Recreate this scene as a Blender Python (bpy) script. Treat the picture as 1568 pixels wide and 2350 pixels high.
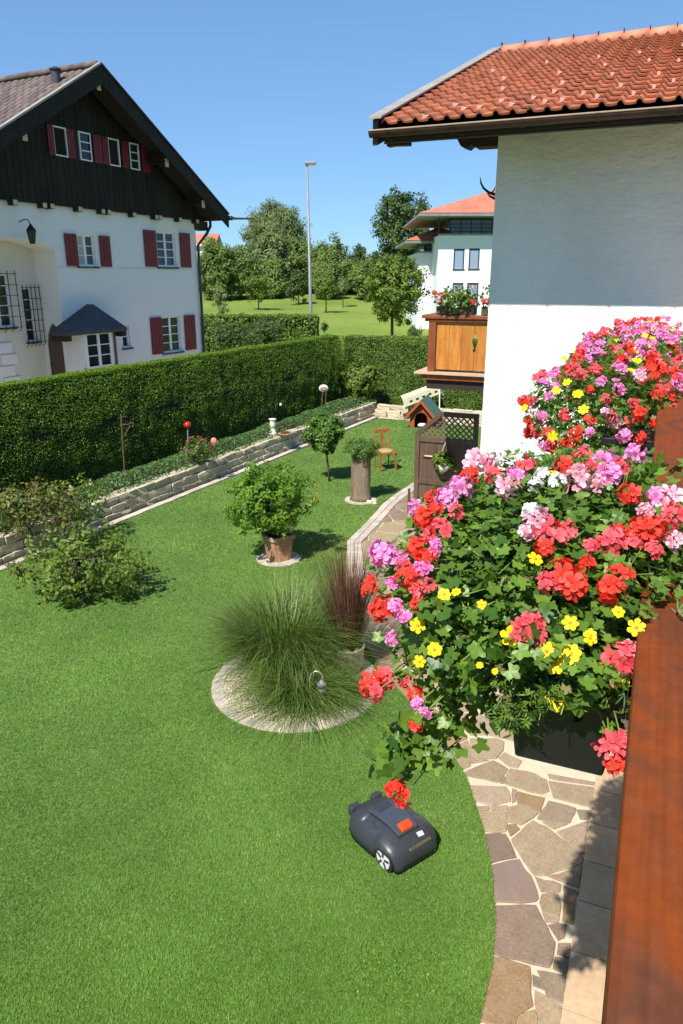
import bpy, bmesh, math, random
import numpy as np
from mathutils import Vector, Matrix, Euler
from mathutils import noise as mnoise

random.seed(11)
rng = np.random.default_rng(11)
scene = bpy.context.scene
for o in list(bpy.data.objects):
    bpy.data.objects.remove(o)
COL = scene.collection

# ------------------------------------------------------------------ camera
F_PX, CX, CY, H = 1686.0, 784.0, 1175.0, 4.3          # in pixels of a 1568 x 2350 copy of the photograph
PT = math.atan(537 / 1686.0)
cam_d = bpy.data.cameras.new('camera')
cam_d.sensor_fit = 'VERTICAL'
cam_d.sensor_height = 36
cam_d.lens = F_PX / 2350 * 36
cam_d.clip_start = 0.02
cam_d.clip_end = 4000
cam = bpy.data.objects.new('camera', cam_d)
COL.objects.link(cam)
cam.location = (0, 0, H)
cam.rotation_euler = (math.pi / 2 - PT, 0, 0)
scene.camera = cam

# ------------------------------------------------------------------ sky, sun, exposure
SUN_EL, SHADOW_AZ = math.radians(51), math.radians(59.4)
world = bpy.data.worlds.new('World')
scene.world = world
world.use_nodes = True
wn = world.node_tree.nodes
wl = world.node_tree.links
bg = wn['Background']
sky = wn.new('ShaderNodeTexSky')
sky.sky_type = 'NISHITA'
sky.sun_disc = False
sky.sun_elevation = SUN_EL
sky.sun_rotation = math.atan2(-math.cos(SHADOW_AZ), -math.sin(SHADOW_AZ))
sky.altitude = 1500
sky.air_density = 1.0
sky.dust_density = 0.0
sky.ozone_density = 2.5
sg_ = wn.new('ShaderNodeGamma')                      # soften the sky's own contrast as the camera did
sg_.inputs[1].default_value = 0.55
sm_ = wn.new('ShaderNodeMix')
sm_.data_type = 'RGBA'
sm_.blend_type = 'MULTIPLY'
sm_.inputs[0].default_value = 1
sm_.inputs[7].default_value = (0.70, 1.07, 1.48, 1)
wl.new(sky.outputs[0], sg_.inputs[0])
wl.new(sg_.outputs[0], sm_.inputs[6])
wl.new(sm_.outputs[2], bg.inputs[0])
bg.inputs[1].default_value = 0.15
sun_d = bpy.data.lights.new('sun', 'SUN')
sun_d.energy = 4.9
sun_d.angle = math.radians(0.53)
sun_d.color = (1.0, 0.95, 0.86)
sun = bpy.data.objects.new('sun', sun_d)
COL.objects.link(sun)
sdir = Vector((math.cos(SHADOW_AZ) * math.cos(SUN_EL), math.sin(SHADOW_AZ) * math.cos(SUN_EL), -math.sin(SUN_EL)))
sun.rotation_euler = sdir.to_track_quat('-Z', 'Y').to_euler()
sun.location = (-20, -20, 40)
scene.view_settings.view_transform = 'Standard'
scene.view_settings.look = 'None'
scene.view_settings.exposure = 0.6
scene.view_settings.gamma = 1
scene.render.engine = 'CYCLES'

# ------------------------------------------------------------------ pixel -> place helpers
CAM = np.array([0, 0, H])
def ray(px, py):
    u, v = (px - CX) / F_PX, (CY - py) / F_PX
    return np.array([u, math.cos(PT) + v * math.sin(PT), -math.sin(PT) + v * math.cos(PT)])
def G(px, py, z=0.0):
    r = ray(px, py)
    return CAM + r * (z - H) / r[2]
def PL(px, py, p, n):
    r = ray(px, py)
    return CAM + r * ((np.array(p, float) - CAM) @ n) / (r @ n)
def AY(px, py, y):
    r = ray(px, py)
    return CAM + r * y / r[1]
def A3(*x):
    return np.array(x, float)
UP = A3(0, 0, 1)

# the house frame: d1 runs along the balcony away from the camera, d2 to its right
_a = math.radians(23)
d1 = A3(math.sin(_a), math.cos(_a), 0)
d2 = A3(math.cos(_a), -math.sin(_a), 0)
R0 = A3(0.228, 0.475, 0)
def W(a, b, z):
    return R0 + a * d1 + b * d2 + z * UP
# the neighbour's frame
_l = math.radians(27)
dL = A3(math.sin(_l), math.cos(_l), 0)
nL = A3(math.cos(_l), -math.sin(_l), 0)
# the stone wall / hedge frame
_h = math.radians(26.1)
dH = A3(math.sin(_h), math.cos(_h), 0)
nH = A3(math.cos(_h), -math.sin(_h), 0)

# ------------------------------------------------------------------ materials
def _new(name):
    m = bpy.data.materials.new(name)
    m.use_nodes = True
    nt = m.node_tree
    return m, nt, nt.nodes, nt.links, nt.nodes['Principled BSDF']
def _coords(N, L, scale, kind='Object'):
    tc = N.new('ShaderNodeTexCoord')
    mp = N.new('ShaderNodeMapping')
    mp.inputs['Scale'].default_value = scale
    L.new(tc.outputs[kind], mp.inputs[0])
    return mp.outputs[0]
def _ramp(N, L, fac, stops):
    r = N.new('ShaderNodeValToRGB')
    e = r.color_ramp.elements
    while len(e) < len(stops):
        e.new(0.5)
    for k, (p, c) in zip(e, stops):
        k.position = p
        k.color = (*c, 1)
    L.new(fac, r.inputs[0])
    return r.outputs[0]
def _noise(N, L, vec, scale, detail=4, rough=0.55, dist=0):
    n = N.new('ShaderNodeTexNoise')
    n.inputs['Scale'].default_value = scale
    n.inputs['Detail'].default_value = detail
    n.inputs['Roughness'].default_value = rough
    n.inputs['Distortion'].default_value = dist
    L.new(vec, n.inputs['Vector'])
    return n.outputs[0]
def _mix(N, L, fac, a, b, mode='MIX'):
    x = N.new('ShaderNodeMix')
    x.data_type = 'RGBA'
    x.blend_type = mode
    for s, v in ((0, fac), (6, a), (7, b)):
        if hasattr(v, 'links'):
            L.new(v, x.inputs[s])
        else:
            x.inputs[s].default_value = v if s == 0 else (*v, 1)
    return x.outputs[2]
def mat(name, stops, scale=4, stretch=(1, 1, 1), rough=0.7, bump=0.0, bscale=40, bstretch=None, bdist=0.01,
        metal=0, spec=0.4, rnd=0.0, detail=5, dist=0.0, fine=0.0, fscale=120, coat=0, rrange=None, kind='Object', grain=None):
    """stops: list of colours spread over a noise; rnd varies the value object by object"""
    m, nt, N, L, b = _new(name)
    v = _coords(N, L, stretch, kind)
    if isinstance(stops[0], (int, float)):
        stops = [stops]
    if len(stops) == 1:
        stops = [tuple(c * 0.93 for c in stops[0]), tuple(min(1, c * 1.07) for c in stops[0])]
    n = _noise(N, L, v, scale, detail, 0.6, dist)
    k = len(stops)
    col = _ramp(N, L, n, [(0.3 + 0.4 * i / (k - 1), c) for i, c in enumerate(stops)])
    if fine:
        n2 = _noise(N, L, v, fscale, 3, 0.6)
        g = _ramp(N, L, n2, [(0.25, (1 - fine,) * 3), (0.75, (1 + fine * 0.6,) * 3)])
        col = _mix(N, L, 1.0, col, g, 'MULTIPLY')
    if grain:                       # long fibres: strength, direction in degrees from +Y towards +X, across, along
        tcg = N.new('ShaderNodeTexCoord')
        r1 = N.new('ShaderNodeVectorRotate')
        r1.rotation_type = 'Z_AXIS'
        r1.inputs['Angle'].default_value = math.radians(grain[1])
        mg = N.new('ShaderNodeMapping')
        mg.inputs['Scale'].default_value = (grain[2], grain[3], grain[2])
        L.new(tcg.outputs[kind], r1.inputs['Vector'])
        L.new(r1.outputs[0], mg.inputs[0])
        gg = _ramp(N, L, _noise(N, L, mg.outputs[0], 1, 4, .6, .3), [(.3, (1 - grain[0],) * 3), (.7, (1 + grain[0] * .6,) * 3)])
        col = _mix(N, L, 1.0, col, gg, 'MULTIPLY')
    if rnd:
        oi = N.new('ShaderNodeObjectInfo')
        mr = N.new('ShaderNodeMapRange')
        mr.inputs['To Min'].default_value = 1 - rnd
        mr.inputs['To Max'].default_value = 1 + rnd
        L.new(oi.outputs['Random'], mr.inputs[0])
        hs = N.new('ShaderNodeHueSaturation')
        L.new(col, hs.inputs['Color'])
        L.new(mr.outputs[0], hs.inputs['Value'])
        col = hs.outputs[0]
    L.new(col, b.inputs['Base Color'])
    b.inputs['Roughness'].default_value = rough
    if rrange:
        rr = N.new('ShaderNodeMapRange')
        rr.inputs['To Min'].default_value, rr.inputs['To Max'].default_value = rrange
        L.new(n, rr.inputs[0])
        L.new(rr.outputs[0], b.inputs['Roughness'])
    b.inputs['Metallic'].default_value = metal
    b.inputs['Specular IOR Level'].default_value = spec
    b.inputs['Coat Weight'].default_value = coat
    if bump:
        vb = _coords(N, L, bstretch or (1, 1, 1), kind)
        nb = _noise(N, L, vb, bscale, 6, 0.62)
        bp = N.new('ShaderNodeBump')
        bp.inputs['Strength'].default_value = bump
        bp.inputs['Distance'].default_value = bdist
        L.new(nb, bp.inputs['Height'])
        L.new(bp.outputs[0], b.inputs['Normal'])
    return m
def leafmat(name, dark, light, trans=0.3, rough=0.5, spec=0.35, tcol=None, rnd=0.0):
    """foliage: colour runs dark -> light with the leaf's own 'tint' attribute; some light passes through"""
    m, nt, N, L, b = _new(name)
    at = N.new('ShaderNodeAttribute')
    at.attribute_name = 'tint'
    col = _mix(N, L, at.outputs['Fac'], dark, light)
    if rnd:
        oi = N.new('ShaderNodeObjectInfo')
        col = _mix(N, L, oi.outputs['Random'], dark, light)
        at2 = N.new('ShaderNodeTexNoise')
        at2.inputs['Scale'].default_value = 60
        tc = N.new('ShaderNodeTexCoord')
        L.new(tc.outputs['Object'], at2.inputs['Vector'])
        g = _ramp(N, L, at2.outputs[0], [(0.3, (0.8,) * 3), (0.7, (1.15,) * 3)])
        col = _mix(N, L, 1.0, col, g, 'MULTIPLY')
    L.new(col, b.inputs['Base Color'])
    b.inputs['Roughness'].default_value = rough
    b.inputs['Specular IOR Level'].default_value = spec
    if trans:
        t = N.new('ShaderNodeBsdfTranslucent')
        if tcol:
            t.inputs[0].default_value = (*tcol, 1)
        else:
            tc2 = _mix(N, L, 1.0, col, (1.35, 1.25, 0.55), 'MULTIPLY')
            L.new(tc2, t.inputs[0])
        ms = N.new('ShaderNodeMixShader')
        ms.inputs[0].default_value = trans
        L.new(b.outputs[0], ms.inputs[1])
        L.new(t.outputs[0], ms.inputs[2])
        L.new(ms.outputs[0], N['Material Output'].inputs[0])
    return m
MT = {}
MT['plaster'] = mat('white_rough_plaster', [(0.72, 0.72, 0.71), (0.80, 0.80, 0.79), (0.85, 0.85, 0.84)], 0.9, stretch=(1, 1, .45), rough=0.9, bump=0.7, bscale=4.5, bstretch=(1.0, 1.0, 2.2), bdist=0.05, spec=0.15)
MT['plaster_smooth'] = mat('smooth_white_render', [(0.75, 0.735, 0.71), (0.81, 0.795, 0.77)], 0.6, rough=0.9, bump=0.25, bscale=14, bdist=0.01, spec=0.15)
MT['plaster_cream'] = mat('cream_render', [(0.66, 0.63, 0.52), (0.72, 0.70, 0.60)], 0.7, rough=0.9, spec=0.15)
MT['white_far'] = mat('far_white_render', [(0.76, 0.77, 0.78), (0.8, 0.8, 0.8)], 0.2, rough=0.9, spec=0.1)
MT['blackwood'] = mat('dark_stained_boarding', [(0.012, 0.010, 0.008), (0.026, 0.021, 0.016)], 2.0, stretch=(6, 6, 0.6), rough=0.75, bump=0.3, bscale=10, bstretch=(6, 6, .5), spec=0.25, rnd=0.25)
MT['beamwood'] = mat('brown_black_beam', [(0.02, 0.013, 0.009), (0.04, 0.026, 0.018)], 3, rough=0.7, bump=0.2)
MT['beamend'] = mat('pale_beam_end', [(0.5, 0.43, 0.28), (0.62, 0.55, 0.38)], 8, rough=0.8)
MT['shutter'] = mat('oxblood_shutter_paint', [(0.15, 0.012, 0.017), (0.20, 0.019, 0.024)], 4, rough=0.5, bump=0.15, bscale=30, spec=0.35)
MT['winwhite'] = mat('white_window_paint', (0.8, 0.8, 0.79), rough=0.4)
MT['glass'] = mat('dark_window_glass', [(0.012, 0.016, 0.02), (0.03, 0.036, 0.04)], 1.5, rough=0.06, spec=0.45)
MT['curtain'] = mat('pale_curtain', [(0.45, 0.42, 0.3), (0.55, 0.53, 0.42)], 12, stretch=(4, 4, .4), rough=0.9)
MT['iron'] = mat('black_wrought_iron', (0.02, 0.02, 0.022), rough=0.5, metal=0.3, bump=0.2)
MT['lead'] = mat('dark_slate_porch_sheet', [(0.035, 0.04, 0.05), (0.06, 0.068, 0.08)], 3, rough=0.55, bump=0.15)
MT['roof_left'] = mat('weathered_brown_tile', [(0.075, 0.06, 0.056), (0.13, 0.10, 0.09), (0.19, 0.125, 0.10)], 3, rough=0.85, bump=0.4, bscale=60, rnd=0.3, fine=0.3, fscale=30)
MT['roof_red'] = mat('red_clay_tile', [(0.33, 0.09, 0.038), (0.41, 0.135, 0.06), (0.47, 0.185, 0.095)], 3.5, rough=0.62, bump=0.35, bscale=70, bdist=0.004, rnd=0.2, fine=0.2, fscale=45, spec=0.4)
MT['roof_far'] = mat('far_red_tile', [(0.42, 0.13, 0.08), (0.55, 0.2, 0.13)], 0.6, stretch=(1, 1, 3), rough=0.8, fine=0.25, fscale=3, bump=0.3, bscale=6, bdist=.05)
MT['ridge'] = mat('pale_clay_ridge', [(0.45, 0.18, 0.10), (0.53, 0.24, 0.15)], 6, rough=0.65, bump=0.2, rnd=0.1)
MT['hook'] = mat('pink_snow_hook', (0.72, 0.44, 0.38), rough=0.45)
MT['verge'] = mat('weathered_verge_sheet', [(0.24, 0.215, 0.185), (0.34, 0.31, 0.27)], 5, rough=0.6, bump=0.1, metal=0.0)
MT['gutter'] = mat('oxidised_copper_gutter', [(0.022, 0.011, 0.008), (0.05, 0.024, 0.017), (0.075, 0.036, 0.026)], 5, rough=0.5, metal=0.1, fine=0.2, rrange=(.3, .6))
MT['gutterlip'] = mat('bright_gutter_lip', [(0.40, 0.28, 0.2), (0.5, 0.36, 0.27)], 9, rough=0.4, metal=0.2)
MT['balwood'] = mat('honey_varnished_pine', [(0.34, 0.115, 0.018), (0.46, 0.18, 0.032), (0.52, 0.22, 0.05)], 5, stretch=(3, 3, .4), rough=0.42, bump=0.15, bscale=40, bstretch=(3, 3, .3), rnd=0.12, fine=.18, fscale=40)
MT['balpost'] = mat('red_brown_varnish', [(0.17, 0.045, 0.014), (0.26, 0.075, 0.025)], 6, stretch=(2, 2, .4), rough=0.42, bump=0.15)
MT['rail'] = mat('worn_red_brown_glaze', [(0.165, 0.04, 0.010), (0.135, 0.042, 0.017), (0.21, 0.046, 0.009), (0.115, 0.042, 0.022), (0.225, 0.054, 0.010)], 2.0, stretch=(1, 1, 1), rough=0.45, bump=0.12, bscale=120, bdist=.003, detail=4, dist=0.8, fine=0.18, fscale=45, rrange=(.55, .75), spec=.12, grain=(.16, 23, 110, 2.0))
MT['darkwood'] = mat('dark_brown_fence_wood', [(0.075, 0.046, 0.032), (0.125, 0.08, 0.056)], 5, stretch=(3, 3, .4), rough=0.6, bump=0.2, bscale=40, bstretch=(3, 3, .3), rnd=0.15, fine=.15, fscale=50)
MT['lattice'] = mat('lattice_brown', [(0.11, 0.07, 0.045), (0.16, 0.10, 0.065)], 8, rough=0.7)
MT['deck'] = mat('pale_larch_deck', [(0.40, 0.265, 0.15), (0.50, 0.345, 0.21), (0.56, 0.40, 0.26)], 1.6, stretch=(1, 1, 1), rough=0.65, bump=0.15, bscale=60, rnd=0.13, fine=0.14, fscale=26)
MT['mortar'] = mat('cream_mortar', [(0.48, 0.42, 0.30), (0.57, 0.51, 0.39)], 8, rough=0.95, bump=0.5, bscale=90, spec=0.1)
MT['kerb'] = mat('tumbled_paver', [(0.42, 0.34, 0.29), (0.52, 0.45, 0.38), (0.60, 0.54, 0.46)], 5, rough=0.9, bump=0.4, bscale=60, rnd=0.16, fine=.2, fscale=60, spec=.2)
MT['limestone'] = mat('cream_limestone', [(0.50, 0.42, 0.28), (0.63, 0.55, 0.40), (0.72, 0.64, 0.48)], 3.5, rough=0.92, bump=0.9, bscale=14, bdist=.03, rnd=0.13, fine=.25, fscale=30, spec=.2)
STONE = [('quartz_slab_tan', (0.28, 0.18, 0.105), (0.37, 0.255, 0.165)), ('quartz_slab_purple', (0.20, 0.125, 0.092), (0.275, 0.18, 0.135)),
         ('quartz_slab_grey', (0.27, 0.178, 0.115), (0.355, 0.25, 0.165)), ('quartz_slab_rust', (0.27, 0.15, 0.075), (0.36, 0.225, 0.13)),
         ('quartz_slab_rose', (0.28, 0.18, 0.125), (0.36, 0.25, 0.18))]
for _n, _c1, _c2 in STONE:
    MT[_n] = mat(_n, [_c1, tuple((p + q) / 2 * (1.05 if i else .92) for i, (p, q) in enumerate(zip(_c1, _c2))), _c2], 3.2, rough=0.85, bump=0.7, bscale=22, bdist=.01, rnd=0.2, fine=.3, fscale=60, dist=1.2, spec=.2)
MT['slab_two'] = mat('two_tone_slab', [(0.20, 0.14, 0.125), (0.23, 0.16, 0.13), (0.34, 0.21, 0.11)], 1.8, rough=0.8, bump=.4, bscale=28, bdist=.006, fine=.2, fscale=70, dist=1.2, detail=2)
MT['soil'] = mat('dark_soil', [(0.018, 0.013, 0.009), (0.04, 0.03, 0.02)], 10, rough=1, bump=0.6)
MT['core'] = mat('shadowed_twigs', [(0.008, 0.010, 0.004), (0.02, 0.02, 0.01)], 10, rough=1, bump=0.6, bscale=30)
MT['bark'] = mat('grey_brown_bark', [(0.05, 0.036, 0.026), (0.12, 0.09, 0.066)], 6, stretch=(2, 2, .5), rough=0.95, bump=0.8, bscale=25, bstretch=(2, 2, .4))
MT['log'] = mat('barkless_weathered_log', [(0.15, 0.09, 0.052), (0.27, 0.185, 0.115), (0.25, 0.21, 0.165), (0.38, 0.27, 0.165)], 3, stretch=(2.5, 2.5, .5), rough=0.85, bump=1.0, bscale=16, bstretch=(4, 4, .35), bdist=.03, fine=.4, fscale=20)
MT['terracotta'] = mat('weathered_terracotta', [(0.33, 0.16, 0.09), (0.45, 0.235, 0.14), (0.52, 0.33, 0.23)], 5, rough=0.88, bump=0.3, bscale=40, fine=.2, fscale=40)
MT['claypot'] = mat('pale_clay', [(0.42, 0.36, 0.25), (0.55, 0.48, 0.35)], 7, rough=.9, bump=.4, bscale=40)
MT['gravel'] = mat('cream_pebble', [(0.40, 0.32, 0.2), (0.58, 0.50, 0.36), (0.66, 0.6, 0.48)], 18, rough=.8, spec=.3, bump=.3)
MT['plastic'] = mat('black_planter_plastic', [(0.010, 0.010, 0.011), (0.016, 0.016, 0.017)], 5, rough=0.38, spec=0.45, bump=0.05, bscale=200)
MT['galv'] = mat('galvanised_post', [(0.20, 0.21, 0.21), (0.28, 0.29, 0.29)], 2, rough=0.6, metal=0.3)
MT['rust'] = mat('rusty_rod', [(0.08, 0.045, 0.03), (0.16, 0.1, 0.07)], 20, rough=0.85)
MT['redglass'] = mat('red_glass_ball', (0.55, 0.015, 0.012), rough=0.08, spec=.8, coat=.5)
MT['silverrod'] = mat('silver_rod', (0.55, 0.55, 0.55), rough=0.35, metal=0.6)
MT['whitecer'] = mat('white_ceramic', [(0.62, 0.6, 0.56), (0.75, 0.74, 0.7)], 9, rough=.5)
MT['pinkcer'] = mat('pink_ceramic', (0.75, 0.25, 0.2), rough=.5)
MT['chairwood'] = mat('orange_brown_chair_wood', [(0.28, 0.085, 0.02), (0.40, 0.14, 0.035)], 9, stretch=(1, 1, .3), rough=.4, bump=.1)
MT['cushion'] = mat('moss_and_straw_seat', [(0.26, 0.12, 0.06), (0.42, 0.3, 0.15), (0.3, 0.32, 0.12)], 30, rough=.95, bump=.8, bscale=60)
MT['kennel'] = mat('red_kennel_boards', [(0.30, 0.06, 0.022), (0.40, 0.09, 0.035)], 5, stretch=(1, 1, 4), rough=.6, bump=.2, rnd=.1)
MT['kennelroof'] = mat('green_felt_roof', [(0.05, 0.12, 0.10), (0.075, 0.155, 0.13)], 30, rough=.9, bump=.4, bscale=150)
MT['creamwood'] = mat('cream_painted_wood', [(0.55, 0.5, 0.34), (0.66, 0.61, 0.44)], 6, rough=.7, bump=.2)
MT['darkhole'] = mat('dark_recess', (0.012, 0.011, 0.01), rough=1)
MT['mower'] = mat('granite_grey_plastic', [(0.030, 0.033, 0.042), (0.042, 0.046, 0.056)], 40, rough=0.36, spec=.5, bump=.06, bscale=300, rrange=(.32, .46))
MT['mowerlid'] = mat('blue_grey_lid', [(0.045, 0.055, 0.075), (0.055, 0.066, 0.088)], 30, rough=0.28, spec=.5)
MT['rubber'] = mat('black_rubber', (0.012, 0.012, 0.013), rough=.8)
MT['hub'] = mat('white_hub', (0.6, 0.6, 0.58), rough=.5)
MT['stopred'] = mat('stop_button_orange_red', (0.62, 0.06, 0.015), rough=.35)
MT['gold'] = mat('gold_letters', (0.36, 0.27, 0.1), rough=.4, metal=.3)
MT['sticker'] = mat('white_sticker', (0.8, 0.78, 0.8), rough=.4)
MT['blind'] = mat('blue_grey_blind', [(0.22, 0.29, 0.42), (0.26, 0.33, 0.46)], 1, stretch=(.1, .1, 40), rough=.3, spec=.6)
MT['farframe'] = mat('anthracite_frame', (0.035, 0.045, 0.06), rough=.5)
MT['farglass'] = mat('dark_terrace_glass', [(0.012, 0.02, 0.018), (0.03, 0.05, 0.04)], .5, rough=.05, spec=.7)
MT['soffit'] = mat('brown_soffit', (0.09, 0.06, 0.045), rough=.8)
# foliage
MT['l_lawn'] = leafmat('lawn_blades', (0.085, 0.195, 0.018), (0.19, 0.345, 0.055), 0.32, rough=.5, spec=.3)
MT['l_hedge'] = leafmat('hedge_leaf', (0.065, 0.145, 0.014), (0.215, 0.345, 0.034), 0.38, rough=.45)
MT['l_hedge2'] = leafmat('hedge_leaf_lighter', (0.06, 0.13, 0.018), (0.20, 0.30, 0.045), 0.3, rough=.45)
MT['l_far'] = leafmat('far_tree_leaf', (0.10, 0.165, 0.04), (0.225, 0.31, 0.09), 0.4, rough=.7, spec=.2)
MT['l_willow'] = leafmat('willow_leaf', (0.13, 0.185, 0.07), (0.25, 0.31, 0.13), 0.35, rough=.7, spec=.2)
MT['l_dark'] = leafmat('dark_tree_leaf', (0.045, 0.085, 0.026), (0.13, 0.195, 0.06), 0.35, rough=.6, spec=.25)
MT['l_linden'] = leafmat('linden_leaf', (0.06, 0.12, 0.014), (0.22, 0.30, 0.04), 0.35, rough=.5)
MT['l_shrub'] = leafmat('shrub_leaf', (0.05, 0.125, 0.018), (0.17, 0.28, 0.045), 0.35, rough=.4, spec=.4)
MT['l_citrus'] = leafmat('bright_shrub_leaf', (0.06, 0.16, 0.014), (0.22, 0.38, 0.03), 0.4, rough=.42, spec=.4)
MT['l_cover'] = leafmat('ground_cover_leaf', (0.05, 0.125, 0.03), (0.16, 0.26, 0.075), 0.3, rough=.45)
MT['l_reddish'] = leafmat('red_tinged_leaf', (0.06, 0.11, 0.02), (0.26, 0.10, 0.05), 0.3, rough=.45)
MT['l_wei'] = leafmat('weigela_leaf', (0.07, 0.135, 0.02), (0.24, 0.21, 0.06), 0.35, rough=.45)
MT['l_dry'] = leafmat('dry_blade', (0.24, 0.22, 0.07), (0.45, 0.40, 0.20), 0.2, rough=.7)
MT['l_grass'] = leafmat('tall_grass_blade', (0.03, 0.085, 0.018), (0.235, 0.325, 0.07), 0.25, rough=.45, spec=.35)
MT['l_stem'] = leafmat('red_brown_stem', (0.05, 0.02, 0.014), (0.20, 0.095, 0.06), 0.05, rough=.6)
MT['l_ger'] = leafmat('geranium_leaf', (0.05, 0.125, 0.012), (0.165, 0.29, 0.034), 0.35, rough=.42, spec=.45, rnd=1)
MT['l_ger2'] = leafmat('geranium_leaf_mass', (0.028, 0.085, 0.009), (0.185, 0.31, 0.04), 0.35, rough=.4, spec=.4)
MT['stemgreen'] = mat('green_stem', [(0.10, 0.18, 0.03), (0.17, 0.24, 0.05)], 8, rough=.5)
for nm, c, c2 in (('f_red', (0.66, 0.02, 0.012), (0.88, 0.075, 0.045)), ('f_coral', (0.74, 0.05, 0.075), (0.90, 0.15, 0.17)), ('f_pink', (0.66, 0.06, 0.32), (0.88, 0.36, 0.64)),
                  ('f_pale', (0.78, 0.14, 0.24), (0.90, 0.62, 0.70)), ('f_white', (0.80, 0.79, 0.76), (0.86, 0.85, 0.83)), ('f_yellow', (0.86, 0.56, 0.006), (0.92, 0.66, 0.012)),
                  ('f_orange', (0.75, 0.30, 0.02), (0.85, 0.45, 0.03)), ('f_rose', (0.5, 0.05, 0.08), (0.68, 0.16, 0.2))):
    MT[nm] = leafmat(nm + '_petal', c, c2, 0.22, rough=.55, spec=.25, tcol=c2)

# ------------------------------------------------------------------ object helpers
ORG = {}
def tag(o, label=None, cat=None, group=None, kind=None):
    for k, v in (('label', label), ('category', cat), ('group', group), ('kind', kind)):
        if v:
            o[k] = v
    return o
def thing(name, loc, label, cat, group=None):
    o = bpy.data.objects.new(name, None)
    o.empty_display_size = 0.1
    COL.objects.link(o)
    o.location = tuple(loc)
    ORG[o.name] = A3(*loc)
    return tag(o, label, cat, group)
def link(name, me, parent=None, org=None, m=None):
    o = bpy.data.objects.new(name, me)
    COL.objects.link(o)
    if m and not me.materials:
        me.materials.append(MT[m])
    if parent is not None:
        o.parent = parent
        ORG[o.name] = ORG[parent.name]
    else:
        org = A3(0, 0, 0) if org is None else A3(*org)
        o.location = tuple(org)
        ORG[o.name] = org
    return o
def inst(name, me, parent, Mw):
    """one more object that shares a mesh, placed by a world matrix"""
    o = bpy.data.objects.new(name, me)
    COL.objects.link(o)
    if parent is not None:
        o.parent = parent
        org = ORG[parent.name]
        o.matrix_basis = Matrix.Translation(Vector(-org)) @ Mw
        ORG[o.name] = org
    else:
        o.matrix_world = Mw
        ORG[o.name] = A3(*Mw.translation)
    return o
def frame(o, x, y, z):
    M = Matrix.Identity(4)
    for i, c in enumerate((x, y, z, o)):
        for j in range(3):
            M[j][i] = float(c[j])
    return M
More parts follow.
